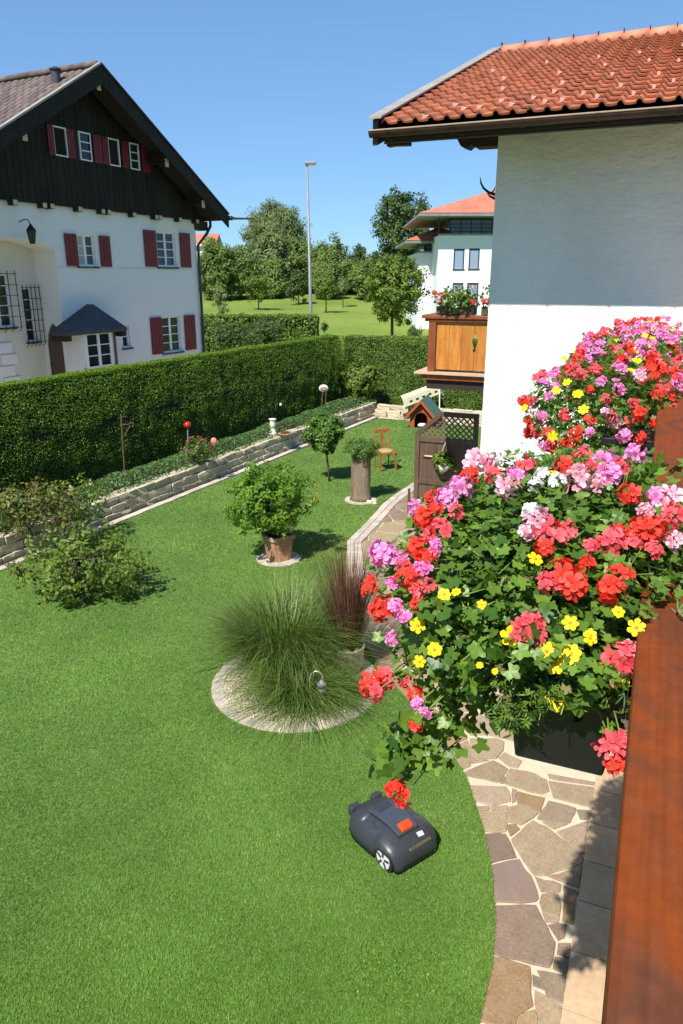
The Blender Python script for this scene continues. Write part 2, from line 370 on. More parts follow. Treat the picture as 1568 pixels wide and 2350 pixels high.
class MB:
    def __init__(s):
        s.v, s.f = [], []
    def add(s, vs, fs):
        k = len(s.v)
        s.v += [tuple(map(float, q)) for q in vs]
        s.f += [tuple(i + k for i in f) for f in fs]
        return s
    def fb(s, o, X, Y, Z, x, y, z):
        """box in a frame: ranges x, y, z along axes X, Y, Z from o"""
        P = [o + X * i + Y * j + Z * k for k in z for j in y for i in x]
        return s.add(P, [(0, 2, 3, 1), (4, 5, 7, 6), (0, 1, 5, 4), (2, 6, 7, 3), (0, 4, 6, 2), (1, 3, 7, 5)])
    def beam(s, p, q, w, h, up=UP):
        p, q = A3(*p), A3(*q)
        d = q - p
        ln = np.linalg.norm(d)
        d = d / ln
        x = np.cross(d, up)
        if np.linalg.norm(x) < 1e-4:
            x = np.cross(d, A3(1, 0, 0))
        x /= np.linalg.norm(x)
        y = np.cross(x, d)
        return s.fb(p, x, y, d, (-w / 2, w / 2), (-h / 2, h / 2), (0, ln))
    def prism(s, poly, vec):
        n = len(poly)
        P = [A3(*p) for p in poly]
        return s.add(P + [p + vec for p in P], [tuple(range(n))[::-1], tuple(range(n, 2 * n))] + [(i, (i + 1) % n, n + (i + 1) % n, n + i) for i in range(n)])
    def tube(s, pts, r, n=6):
        P = [A3(*p) for p in pts]
        m = len(P)
        rs = r if hasattr(r, '__len__') else [r] * m
        ring, prev = [], None
        for i in range(m):
            d = P[min(i + 1, m - 1)] - P[max(i - 1, 0)]
            d = d / (np.linalg.norm(d) + 1e-9)
            x = prev - d * (prev @ d) if prev is not None else np.cross(d, A3(0.31, 0.2, 0.93) if abs(d[2]) < .9 else A3(1, 0, 0))
            x = x / (np.linalg.norm(x) + 1e-9)
            prev = x
            y = np.cross(d, x)
            ring.append([P[i] + rs[i] * (x * math.cos(t) + y * math.sin(t)) for t in (2 * math.pi * k / n for k in range(n))])
        vs = [q for rg in ring for q in rg]
        fs = [(i * n + k, i * n + (k + 1) % n, (i + 1) * n + (k + 1) % n, (i + 1) * n + k) for i in range(m - 1) for k in range(n)]
        fs += [tuple(range(n))[::-1], tuple(range((m - 1) * n, m * n))]
        return s.add(vs, fs)
    def lathe(s, c, prof, n=16, sx=1, sy=1):
        c = A3(*c)
        vs = [c + A3(r * math.cos(t) * sx, r * math.sin(t) * sy, z) for r, z in prof for t in (2 * math.pi * k / n for k in range(n))]
        m = len(prof)
        fs = [(i * n + k, i * n + (k + 1) % n, (i + 1) * n + (k + 1) % n, (i + 1) * n + k) for i in range(m - 1) for k in range(n)]
        fs += [tuple(range(n))[::-1], tuple(range((m - 1) * n, m * n))]
        return s.add(vs, fs)
    def ball(s, c, r, n=10, jit=0, sq=(1, 1, 1)):
        c = A3(*c)
        m = max(4, n // 2 + 1)
        vs = []
        for i in range(m + 1):
            ph = math.pi * i / m
            for k in range(n):
                t = 2 * math.pi * k / n
                q = 1 + (random.uniform(-jit, jit) if jit and 0 < i < m else 0)
                vs.append(c + r * q * A3(math.sin(ph) * math.cos(t) * sq[0], math.sin(ph) * math.sin(t) * sq[1], math.cos(ph) * sq[2]))
        return s.add(vs, [(i * n + k, (i + 1) * n + k, (i + 1) * n + (k + 1) % n, i * n + (k + 1) % n) for i in range(m) for k in range(n)])
    def mesh(s, name, m, org=(0, 0, 0), smooth=False):
        me = bpy.data.meshes.new(name)
        o = A3(*org)
        me.from_pydata([tuple(A3(*q) - o) for q in s.v], [], s.f)
        bm = bmesh.new()
        bm.from_mesh(me)
        bmesh.ops.remove_doubles(bm, verts=bm.verts, dist=1e-6)
        bmesh.ops.recalc_face_normals(bm, faces=bm.faces)
        bm.to_mesh(me)
        bm.free()
        me.materials.append(MT[m])
        if smooth:
            me.polygons.foreach_set('use_smooth', [True] * len(me.polygons))
        return me
    def build(s, name, m, parent=None, smooth=False, bevel=0, org=None, seg=2):
        if parent is not None:
            org = ORG[parent.name]
        elif org is None:
            a = np.array(s.v)
            org = A3(a[:, 0].mean(), a[:, 1].mean(), a[:, 2].min())
        o = link(name, s.mesh(name, m, org, smooth), parent, org)
        if bevel:
            b = o.modifiers.new('bevel', 'BEVEL')
            b.width = bevel
            b.segments = seg
            b.limit_method = 'ANGLE'
        return o
def np_mesh(name, v, t, m, org=(0, 0, 0), tint=None, smooth=False):
    """fast triangle mesh from arrays"""
    me = bpy.data.meshes.new(name)
    v = (np.asarray(v, np.float64) - A3(*org)).astype(np.float32)
    t = np.asarray(t, np.int32)
    me.vertices.add(len(v))
    me.vertices.foreach_set('co', v.ravel())
    me.loops.add(t.size)
    me.loops.foreach_set('vertex_index', t.ravel())
    me.polygons.add(len(t))
    me.polygons.foreach_set('loop_start', np.arange(0, t.size, 3, dtype=np.int32))
    if tint is not None:
        at = me.attributes.new('tint', 'FLOAT', 'POINT')
        at.data.foreach_set('value', np.asarray(tint, np.float32))
    if smooth:
        me.polygons.foreach_set('use_smooth', np.ones(len(t), bool))
    me.update(calc_edges=True)
    me.materials.append(MT[m])
    return me
def unit(a):
    return a / (np.linalg.norm(a, axis=-1, keepdims=True) + 1e-9)
def leaf_arrays(P, Nn, L, wid=0.5, fold=0.12, droop=0.3, tint=None):
    """one folded diamond per point: P base, Nn facing, L length"""
    n = len(P)
    L = np.broadcast_to(np.asarray(L, float), (n,))[:, None]
    T = unit(np.cross(Nn, rng.normal(size=(n, 3))))
    T = unit(T - UP * droop * rng.random((n, 1)))
    S = unit(np.cross(Nn, T))
    Nn = np.cross(T, S)
    v = np.empty((n, 4, 3))
    v[:, 0] = P - T * L * .5
    v[:, 1] = P - T * L * .05 + S * L * wid * .5 - Nn * L * fold
    v[:, 2] = P + T * L * .5 - Nn * L * fold * .7
    v[:, 3] = P - T * L * .05 - S * L * wid * .5 - Nn * L * fold
    k = np.arange(n)[:, None, None] * 4
    t = (k + np.array([[0, 1, 2], [0, 2, 3]])[None]).reshape(-1, 3)
    if tint is None:
        tint = rng.random(n)
    return v.reshape(-1, 3), t, np.repeat(tint, 4)
def join_arrays(parts):
    vs, ts, cs, k = [], [], [], 0
    for v, t, c in parts:
        vs.append(v)
        ts.append(t + k)
        cs.append(c)
        k += len(v)
    return np.concatenate(vs), np.concatenate(ts), np.concatenate(cs)
def leaf_obj(name, arrs, m, parent=None, org=None, kind=None):
    v, t, c = arrs
    org = ORG[parent.name] if parent is not None else (A3(*org) if org is not None else A3(v[:, 0].mean(), v[:, 1].mean(), v[:, 2].min()))
    o = link(name, np_mesh(name, v, t, m, org, c), parent, org)
    return tag(o, kind=kind)
def clump_points(center, radii, nclump, per, rcl, fill=0.55, flat=1.0, shape=None):
    """points and facings spread over many clumps inside an ellipsoid"""
    c, r = A3(*center), A3(*radii)
    d = unit(rng.normal(size=(nclump, 3)))
    q = rng.random((nclump, 1)) ** (1 - fill) * 0.9 if fill < 1 else np.ones((nclump, 1))
    q = np.clip(q * rng.uniform(.85, 1.12, (nclump, 1)), 0, 1.05)
    cc = d * q
    if shape is not None:
        cc = cc * shape(cc)[:, None]
    cc = c + cc * r
    P = np.repeat(cc, per, 0)
    dd = unit(rng.normal(size=(nclump * per, 3)))
    rc = np.repeat(rng.uniform(.6, 1.25, nclump) * rcl, per)[:, None]
    off = dd * rc * rng.random((nclump * per, 1)) ** .4
    off[:, 2] *= flat
    P = P + off
    outw = unit((P - c) / r)
    Nn = unit(dd * .8 + outw * .5 + UP * .55 + rng.normal(size=dd.shape) * .35)
    tint = np.clip(np.repeat(rng.uniform(.1, .75, nclump), per) + rng.uniform(-.25, .35, nclump * per), 0, 1)
    return P, Nn, tint, cc
# ================================================================== THE SETTING
def hgt(x, y):
    t = min(1, max(0, (y - 52) / 66))
    z = 2.4 * t * t * (3 - 2 * t)
    if y > 55:
        w = min(1, (y - 55) / 15) * max(0, min(1, (150 - y) / 30))
        z += w * (0.55 * mnoise.noise((x * .045 + 3.1, y * .05, 0.3)) + .3 * mnoise.noise((x * .11, y * .09, 4.0)))
    return z
_m, _nt, _N, _L, _b = _new('meadow_ground')
_v = _coords(_N, _L, (1, 1, 1))
_c = _ramp(_N, _L, _noise(_N, _L, _v, .09, 6, .65), [(.3, (.13, .195, .035)), (.5, (.175, .24, .046)), (.7, (.215, .265, .065))])
_c = _mix(_N, _L, 1.0, _c, _ramp(_N, _L, _noise(_N, _L, _v, 7, 4, .7), [(.3, (.75,) * 3), (.7, (1.2,) * 3)]), 'MULTIPLY')
_L.new(_c, _b.inputs['Base Color'])
_b.inputs['Roughness'].default_value = .9
_b.inputs['Specular IOR Level'].default_value = .1
_bp = _N.new('ShaderNodeBump')
_bp.inputs['Strength'].default_value = .6
_bp.inputs['Distance'].default_value = .05
_L.new(_noise(_N, _L, _v, 14, 4, .7), _bp.inputs['Height'])
_L.new(_bp.outputs[0], _b.inputs['Normal'])
MT['meadow'] = _m
xs = np.concatenate([[-900, -500, -300, -180], np.linspace(-110, 110, 56), [180, 300, 500, 900]])
ys = np.concatenate([[-300, -120, -50, -10, 20, 40], np.linspace(52, 150, 50), [190, 260, 400, 800, 2000]])
_vs = [(x, y, hgt(x, y) - .06) for y in ys for x in xs]
_fs = [(j * len(xs) + i, j * len(xs) + i + 1, (j + 1) * len(xs) + i + 1, (j + 1) * len(xs) + i) for j in range(len(ys) - 1) for i in range(len(xs) - 1)]
_me = bpy.data.meshes.new('ground')
_me.from_pydata(_vs, [], _fs)
_me.polygons.foreach_set('use_smooth', [True] * len(_fs))
tag(link('ground', _me, m='meadow'), 'wide green meadow and park ground rolling to the tree line', 'ground', kind='structure')

# ---- lawn outline
edge_px = [(1100, 2350), (1128, 2230), (1137, 2120), (1130, 2010), (1108, 1900), (1072, 1790), (1012, 1690)]
lawn_edge = [A3(-.3, -3, 0), A3(.1, 1.0, 0), A3(.5, 2.4, 0)] + [G(*q) for q in edge_px] + [G(905, 1575), A3(.12, 8.6, 0), A3(.05, 10.2, 0)] + \
            [G(*q) for q in [(796, 1245), (830, 1212), (862, 1178), (872, 1160), (900, 1141), (945, 1112)]]
KE0, KE1 = A3(-4.53, 11.89, 0), A3(1.2, 23.4, 0)          # lawn side of the kerb along the stone wall
back = [A3(2.6, 15.9, 0), A3(7.5, 13.5, 0), A3(9, 19.5, 0), KE1 + d2 * 1.0, KE1, KE0, KE0 - dH * 6, KE0 - dH * 18]
lawn_poly = lawn_edge + back
LP = np.array([p[:2] for p in lawn_poly])
def inside(P, poly):
    x, y = P[:, 0], P[:, 1]
    r = np.zeros(len(P), bool)
    n = len(poly)
    for i in range(n):
        x1, y1 = poly[i]
        x2, y2 = poly[(i + 1) % n]
        c = ((y1 > y) != (y2 > y)) & (x < (x2 - x1) * (y - y1) / (y2 - y1 + 1e-12) + x1)
        r ^= c
    return r
_m, _nt, _N, _L, _b = _new('lawn_ground')
_v = _coords(_N, _L, (1, 1, 1))
_c = _ramp(_N, _L, _noise(_N, _L, _v, 1.1, 6, .65), [(.3, (.075, .14, .022)), (.5, (.105, .18, .034)), (.7, (.135, .205, .045))])
_c = _mix(_N, _L, 1.0, _c, _ramp(_N, _L, _noise(_N, _L, _v, 60, 4, .7), [(.3, (.55,) * 3), (.7, (1.25,) * 3)]), 'MULTIPLY')
_L.new(_c, _b.inputs['Base Color'])
_b.inputs['Roughness'].default_value = .9
MT['lawn'] = _m
lm = bpy.data.meshes.new('lawn')
lm.from_pydata([(p[0], p[1], .022) for p in lawn_poly] + [(p[0], p[1], -.05) for p in lawn_poly], [],
               [tuple(range(len(lawn_poly)))] + [(i, i + len(lawn_poly), (i + 1) % len(lawn_poly) + len(lawn_poly), (i + 1) % len(lawn_poly)) for i in range(len(lawn_poly))])
lawn = tag(link('lawn', lm, m='lawn'), 'close-mown green lawn sweeping past the round bed to the stone wall', 'lawn', kind='structure')

# pads let into the lawn
BED_C, BED_R = A3(-.50, 7.18, 0), .93
POT_C = G(640, 1285)
STUMP_C = G(828, 1150)
pads = [(BED_C, BED_R + .02), (POT_C, .36), (STUMP_C, .36)]

# ---- blades of the lawn, one mass
def grass_blades(n):
    r = np.exp(rng.uniform(math.log(2.6), math.log(27), n))
    th = rng.uniform(-.86, .62, n)
    P = np.stack([r * np.sin(th), r * np.cos(th), np.full(n, .02)], 1)
    k = inside(P[:, :2], LP)
    for c, q in pads:
        k &= np.linalg.norm(P[:, :2] - c[:2], axis=1) > q
    P, r = P[k], r[k]
    n = len(P)
    # patches of lighter and darker growth
    big = np.zeros(n)
    for fx, fy, ph, am in ((1.1, .7, .3, .22), (-.6, 1.5, 1.9, .2), (2.3, -1.2, 4, .16), (3.7, 2.9, 2.2, .12), (6.1, -4.4, .8, .09), (-9, 7, 3.3, .07)):
        big += am * np.sin(P[:, 0] * fx + P[:, 1] * fy + ph + 1.3 * np.sin(P[:, 1] * fx * .7 + ph))
    stripe = .07 * np.sin((P[:, 0] * .9 + P[:, 1] * .42) * 5.5 + .6 * np.sin(P[:, 1] * 1.1))
    tint = np.clip(.47 + big * .9 + stripe + rng.normal(0, .16, n), 0, 1)
    h = rng.uniform(.010, .021, n) * (1 + .2 * big)
    w = .0034 * np.maximum(1, r / 4.5) * rng.uniform(.7, 1.3, n)
    az = rng.uniform(0, 2 * math.pi, n)
    ln = np.abs(rng.normal(.7, .4, n)) + .1
    ld = az + rng.uniform(-.6, .6, n)
    S = np.stack([-np.sin(az), np.cos(az), 0 * az], 1) * w[:, None]
    T = np.stack([np.cos(ld) * ln * h, np.sin(ld) * ln * h, h], 1)
    v = np.stack([P - S, P + S, P + T], 1).reshape(-1, 3)
    return v, np.arange(3 * n).reshape(-1, 3), np.repeat(tint, 3)
gb = leaf_obj('lawn_grass', grass_blades(1600000), 'l_lawn', org=(0, 0, 0))
tag(gb, 'short dense green grass blades of the lawn', 'grass', kind='stuff')
# a patch of clover by the lower edge of the lawn
cl_c = G(900, 2240)
_q = rng.normal(size=(480, 2)) * np.array([.2, .13])
_P = np.stack([cl_c[0] + _q[:, 0], cl_c[1] + _q[:, 1], rng.uniform(.03, .045, 480)], 1)
cv = leaf_obj('clover_patch', leaf_arrays(_P, unit(UP + rng.normal(size=(480, 3)) * .45), rng.uniform(.01, .02, 480), .9), 'l_citrus')
tag(cv, 'small patch of brighter green clover in the lawn', 'clover', kind='stuff')

# dry yellow blades and fallen petals scattered over the lawn
_q = np.stack([rng.uniform(-4.5, 1.1, 900), rng.uniform(3.0, 12, 900)], 1)
_q = _q[inside(_q, LP)]
_P = np.concatenate([_q, rng.uniform(.03, .045, (len(_q), 1))], 1)
dryg = leaf_obj('dry_grass_bits', leaf_arrays(_P, unit(UP + rng.normal(size=_P.shape) * .4), rng.uniform(.008, .022, len(_P)), .35), 'l_dry')
tag(dryg, 'dry straw-coloured bits lying in the lawn', 'grass', kind='stuff')
# ---- flagstone path
path_poly = [p + 0 for p in lawn_edge] + [A3(2.6, 15.9, 0), W(13.6, -1.7, 0), W(7.7, -1.7, 0), W(7.7, .4, 0), W(-3.4, .4, 0)]
pm = bpy.data.meshes.new('path')
pm.from_pydata([(p[0], p[1], 0) for p in path_poly], [], [tuple(range(len(path_poly)))])
path = tag(link('path', pm, m='mortar'), 'crazy-paved path of tan and purple slabs in cream mortar', 'path', kind='structure')
def zoomer(ox, oy, sc):
    return lambda L: [G((ox + x / sc) / 1.2768, (oy + y / sc) / 1.2768, .01)[:2] for x, y in L]
Z6, Z5, Z4 = zoomer(1200, 2300, 1.9551), zoomer(1400, 1850, 2.6047), zoomer(1000, 1850, 3.136)
slabs = [(Z6(L), k) for L, k in [
    ([(590, 310), (712, 203), (825, 270), (993, 412), (988, 442), (780, 512), (716, 512), (645, 405)], 2),
    ([(420, 288), (548, 284), (606, 410), (470, 440), (435, 350)], 1),
    ([(440, 470), (630, 428), (690, 520), (735, 642), (718, 660), (480, 662)], 5),
    ([(470, 692), (725, 692), (760, 770), (828, 900), (800, 1038), (705, 1018), (480, 960)], 1),
    ([(470, 985), (688, 1040), (700, 1258), (620, 1306), (598, 1400), (380, 1330), (420, 1100)], 3),
    ([(340, 155), (550, 155), (548, 260), (400, 262)], 0),
    ([(575, 130), (640, 115), (735, 157), (700, 185), (640, 222), (566, 205)], 2),
    ([(625, 40), (770, 75), (747, 145), (627, 105)], 3),
    ([(290, 0), (550, 10), (575, 90), (480, 110), (330, 75)], 4),
    ([(738, 190), (800, 92), (950, 132), (915, 210), (840, 215)], 4),
    ([(965, 145), (1036, 150), (1030, 188), (985, 190)], 4),
    ([(850, 268), (1024, 206), (1000, 385), (962, 380)], 4),
    ([(800, 520), (985, 462), (970, 580), (872, 545)], 0),
    ([(728, 528), (860, 566), (855, 608), (762, 605)], 4),
    ([(765, 632), (810, 620), (850, 628), (860, 690), (855, 750), (772, 725), (755, 672)], 0),
    ([(885, 582), (965, 612), (937, 788), (880, 765)], 3),
    ([(806, 803), (850, 795), (896, 800), (885, 860), (855, 880)], 1),
    ([(860, 915), (917, 912), (910, 980), (853, 962)], 1),
    ([(840, 990), (912, 1000), (897, 1072), (830, 1045)], 0),
    ([(740, 1065), (892, 1095), (878, 1245), (790, 1190)], 4),
    ([(725, 1180), (790, 1215), (866, 1265), (855, 1420), (750, 1420)], 0),
    ([(712, 1092), (755, 1110), (775, 1165), (717, 1140)], 1),
    ([(640, 1320), (715, 1290), (730, 1420), (610, 1420)], 3),
    ([(562, 232), (605, 228), (624, 250), (582, 286)], 3),
    ([(365, 128), (450, 122), (452, 140), (365, 146)], 2), ([(475, 122), (555, 118), (553, 142), (478, 142)], 4),
    ([(772, 738), (850, 762), (845, 780), (790, 778)], 4), ([(590, 25), (612, 30), (608, 85), (590, 95)], 4),
    ([(770, 212), (830, 220), (900, 222), (830, 245)], 2)]]
slabs += [(Z5(L), k) for L, k in [
    ([(225, 1100), (255, 1048), (400, 1075), (520, 1130), (542, 1213), (480, 1235), (225, 1163)], 2),
    ([(550, 1142), (890, 1190), (866, 1335), (588, 1265)], 2),
    ([(165, 962), (210, 925), (330, 985), (300, 1035), (240, 1022)], 4),
    ([(545, 1085), (900, 1150), (890, 1170), (556, 1120)], 4),
    ([(180, 1130), (208, 1110), (212, 1150), (175, 1150)], 1)]]
slabs += [(Z4(L), k) for L, k in [
    ([(900, 940), (1060, 915), (1150, 950), (1150, 982), (900, 1088)], 3),
    ([(915, 1118), (1163, 1000), (1180, 1230), (1050, 1276), (930, 1190)], 0),
    ([(1190, 987), (1430, 987), (1492, 1012), (1480, 1090), (1420, 1160), (1197, 1153)], 2),
    ([(1130, 1292), (1390, 1187), (1530, 1262), (1430, 1380), (1122, 1310)], 2),
    ([(1200, 1168), (1345, 1182), (1197, 1208)], 4),
    ([(1185, 830), (1380, 740), (1398, 940), (1190, 948)], 4)]]
n_traced = len(slabs)
# the rest of the path: irregular cells
def clip(poly, p, n):
    out = []
    for i in range(len(poly)):
        a, b = poly[i], poly[(i + 1) % len(poly)]
        da, db = (a - p) @ n, (b - p) @ n
        if da <= 0:
            out.append(a)
        if (da < 0) != (db < 0):
            out.append(a + (b - a) * da / (da - db))
    return out
pp2 = np.array([p[:2] for p in path_poly])
def near_traced(q):
    return (q[1] < 6.0 and W(0, 0, 0)[1] < q[1]) and (q - R0[:2]) @ d1[:2] > 2.4 and (q - R0[:2]) @ d1[:2] < 5.75
seeds = []
tries = 0
while tries < 9000 and len(seeds) < 230:
    tries += 1
    q = A3(rng.uniform(-.3, 5.5), rng.uniform(1.6, 17))[:2]
    if not inside(q[None], pp2)[0] or near_traced(q):
        continue
    if all(np.linalg.norm(q - s) > rng.uniform(.3, .5) for s in seeds):
        seeds.append(q)
trc = [np.mean(np.array(s[0]), 0) for s in slabs]
for q in seeds:
    poly = [q + A3(dx, dy)[:2] for dx, dy in ((-.5, -.5), (.5, -.5), (.5, .5), (-.5, .5))]
    for s in seeds:
        if s is not q and np.linalg.norm(s - q) < 1.5:
            n = (s - q) / np.linalg.norm(s - q)
            poly = clip(poly, (s + q) / 2 - n * .016, n)
    # keep clear of the slabs traced by hand
    n = d1[:2]
    aa = (q - R0[:2]) @ n
    if aa > 4 and q[1] < 8:
        poly = clip(poly, (R0 + 5.78 * d1)[:2], -n)
    elif aa < 3:
        poly = clip(poly, (R0 + 2.36 * d1)[:2], n)
    if len(poly) >= 3:
        slabs.append((poly, random.choice([0, 0, 1, 2, 2, 3, 4, 4])))
keys = [s[0] for s in STONE] + ['slab_two']
for k_i, (poly, k) in enumerate(slabs):
    P = np.array(poly)
    area = .5 * abs(np.sum(P[:, 0] * np.roll(P[:, 1], -1) - P[:, 1] * np.roll(P[:, 0], -1)))
    if area < .0012:
        continue
    c = P.mean(0)
    P = P + (P - c) / (np.linalg.norm(P - c, axis=1)[:, None] + 1e-6) * (.015 if k_i < n_traced else .006)
    # roughen the outline a little
    Q = []
    for i in range(len(P)):
        a, b = P[i], P[(i + 1) % len(P)]
        ln = np.linalg.norm(b - a)
        Q.append(a + (c - a) * .02)
        for t in ((.33, .68) if ln > .16 else ()):
            e = (b - a) / ln
            Q.append(a + (b - a) * t + A3(-e[1], e[0])[:2] * rng.normal(0, .006))
    Q = np.array(Q)
    top = .012 + rng.uniform(-.003, .004)
    inn = Q + (c - Q) * np.minimum(.2, .006 / (np.linalg.norm(c - Q, axis=1)[:, None] + 1e-6))
    n = len(Q)
    mb = MB()
    mb.add([(*p, -.01) for p in Q] + [(*p, top - .005) for p in Q] + [(*p, top) for p in inn],
           [(i, (i + 1) % n, n + (i + 1) % n, n + i) for i in range(n)] + [(n + i, n + (i + 1) % n, 2 * n + (i + 1) % n, 2 * n + i) for i in range(n)] + [tuple(range(2 * n, 3 * n))])
    me = mb.mesh('slab', keys[k], (*c, 0))
    inst('slab', me, path, Matrix.Translation((*c, 0)))

# ---- pale timber deck under the balcony, boards across
dk = thing('terrace_deck', W(4, 1, 0), None, None)
tag(dk, 'pale timber terrace deck half in balcony shadow beside the paved path', 'deck', kind='structure')
seams = [1.8, 2.22, 2.66, 3.108, 3.553, 4.002, 4.416, 4.86, 5.312, 5.76, 6.2, 6.64, 7.08, 7.5]
for s0, s1 in zip(seams, seams[1:]):
    MB().fb(R0, d1, d2, UP, (s0 + .004, s1 - .004), (-.095, 3.2), (.0, .032)).build('board', 'deck', dk, bevel=.003)
MB().fb(R0, d1, d2, UP, (1.8, 7.5), (-.08, 3.1), (-.03, .012)).build('joist', 'darkwood', dk)

# ---- kerb of tumbled pavers: along the stone wall, round the bed, beside the path
paver = [MB() for _ in range(4)]
for p in paver:
    j = lambda: random.uniform(-.008, .008)
    p.add([(x * .5 + j(), y * .5 + j(), z) for z in (0, 1) for x, y in ((-1, -1), (1, -1), (1, 1), (-1, 1))], [(3, 2, 1, 0), (4, 5, 6, 7), (0, 1, 5, 4), (1, 2, 6, 5), (2, 3, 7, 6), (3, 0, 4, 7)])
paver = [p.mesh('paver', 'kerb') for p in paver]
def lay(parent, c, dx, ln, wd, top):
    dx = dx / np.linalg.norm(dx)
    dy = np.cross(UP, dx)
    M = frame(A3(c[0], c[1], -.04), dx * ln, dy * wd, UP * (top + .04)) @ Matrix.Rotation(random.uniform(-.02, .02), 4, 'Z')
    o = inst('paver', random.choice(paver), parent, M)
    if not o.modifiers:
        pass
    return o
kerb = thing('mowing_kerb', KE0, None, None)
tag(kerb, 'strip of pale pavers between lawn and dry stone wall', 'kerb', kind='structure')
ln = np.linalg.norm(KE1 - KE0)
t = -4.2
while t < ln:
    c = KE0 + dH * t - nH * .085
    lay(kerb, c, dH, .235, .15, .03 + random.uniform(-.004, .004))
    t += .24
t = .1
while t < 4.2:
    c = KE1 + d2 * t - d1 * -.02
    lay(kerb, c, d2, .235, .15, .03 + random.uniform(-.004, .004))
    t += .24
# two rows of pavers where the path meets the lawn
pk = thing('path_kerb', G(850, 1200), None, None)
tag(pk, 'curved rows of small pavers where the flagged path meets the lawn', 'kerb', kind='structure')
ed = [A3(.1, 10.3, 0)] + [G(*q) for q in [(796, 1245), (830, 1212), (862, 1178), (880, 1158), (905, 1138), (948, 1110)]] + [A3(2.6, 15.9, 0)]
for row in (0, 1):
    for i in range(len(ed) - 1):
        a, b = ed[i], ed[i + 1]
        L_ = np.linalg.norm(b - a)
        e = (b - a) / L_
        m_ = max(1, int(round(L_ / .155)))
        for k in range(m_):
            c = a + e * (k + .5) * L_ / m_ + np.cross(e, UP) * (.06 + row * .125)
            lay(pk, c, e, L_ / m_ * .95, .115, .026 + random.uniform(-.003, .003))
# ================================================================== HEDGES, WALLS, TREES
def hedge(name, p0, p1, wid, z0, z1, n, lmat, label, size=.06, inward=None, group=None, lump=.07, cat='hedge', ends=(True, True), wts=(1, 1, .3), batter=.0):
    """front face runs p0 -> p1; the hedge lies on the side `inward` points to"""
    p0, p1 = A3(*p0), A3(*p1)
    e = (p1 - p0)
    ln = np.linalg.norm(e)
    e = e / ln
    w = A3(*inward)
    root = thing(name, (*(p0 + p1)[:2] / 2, z0), label, cat, group)
    h = z1 - z0
    ar = np.array([ln * h * wts[0], ln * wid * wts[1], ln * h * wts[2], wid * h * ends[0], wid * h * ends[1]])
    cnt = (n * ar / ar.sum()).astype(int)
    parts = []
    for fc, m in enumerate(cnt):
        if m < 1:
            continue
        a, b = rng.random(m), rng.random(m)
        if fc == 0:
            P, N = p0 + np.outer(a * ln, e) + np.outer(z0 + b * h, UP), -w
        elif fc == 1:
            P, N = p0 + np.outer(a * ln, e) + np.outer(b * wid, w) + UP * z1, UP
        elif fc == 2:
            P, N = p0 + np.outer(a * ln, e) + np.outer(z0 + b * h, UP) + w * wid, w
        else:
            P = (p0 if fc == 3 else p1) + np.outer(a * wid, w) + np.outer(z0 + b * h, UP)
            N = -e if fc == 3 else e
        N = np.broadcast_to(N, P.shape)
        lump_d = np.array([mnoise.noise((q[0] * 1.7, q[1] * 1.7, q[2] * 1.9)) + .5 * mnoise.noise((q[0] * 5, q[1] * 5, q[2] * 5)) for q in P])
        dep = rng.random(m) ** 2
        # rounded shoulders at the top edge
        zt = np.clip((P[:, 2] - (z1 - .18)) / .18, 0, 1)
        P = P + N * (lump_d * lump - dep * .09)[:, None]
        if fc in (0, 2, 3, 4):
            P = P - N * (zt ** 2 * .10)[:, None]
        else:
            d_e = np.minimum((P - p0) @ w, wid - (P - p0) @ w)
            P[:, 2] -= np.clip(1 - d_e / .15, 0, 1) ** 2 * .07
        zr_ = np.clip((P[:, 2] - z0) / h, 0, 1)[:, None]
        if fc in (0, 2):
            P = P - N * (zr_ ** 2.4 * batter)
        elif fc == 1 and batter:
            t_in = ((P - p0) @ w)[:, None]
            P = P + w * (batter + (t_in / wid) * (wid - 2 * batter) - t_in)
        Nn = unit(N * .75 + UP * (.3 + (zr_ ** 3 * batter * 2.2 if fc != 1 else .3)) + rng.normal(size=P.shape) * .55)
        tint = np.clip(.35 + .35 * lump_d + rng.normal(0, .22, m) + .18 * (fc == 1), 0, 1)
        parts.append(leaf_arrays(P, Nn, size * rng.uniform(.7, 1.35, m), .6, tint=tint))
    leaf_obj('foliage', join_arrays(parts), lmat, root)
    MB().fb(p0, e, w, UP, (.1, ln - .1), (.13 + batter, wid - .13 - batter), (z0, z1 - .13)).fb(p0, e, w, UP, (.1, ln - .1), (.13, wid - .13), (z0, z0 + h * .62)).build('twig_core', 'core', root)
    return root
HC = A3(.85, 24.9, 0) - nH * .66               # inner corner of the garden hedge
hedge('clipped_hedge', HC - dH * 24, HC, 1.25, .0, 2.47, 400000, 'l_hedge', 'long tall clipped green hedge behind the flower bed, shaded on the garden side', .036, -nH, wts=(1, 1.2, .1), batter=.4, lump=.035)
hedge('clipped_hedge', HC + d1 * .3 + d2 * -.3, HC + d1 * .3 + d2 * 6.5, .9, .0, 2.42, 85000, 'l_hedge2', 'sunlit clipped hedge closing the end of the garden behind the dog kennel', .048, d1, wts=(1, 1, .12))
FHx = AY(728, 722, 45)
hedge('clipped_hedge', (FHx[0], 45, 0), (-21, 45.5, 0), 2.2, 0, 2.15, 26000, 'l_hedge2', 'squared-off hedge with lit flat top beyond the garden, by the tall lamp post', .16, A3(0, 1, 0), lump=.12, wts=(1, 1.2, .2))

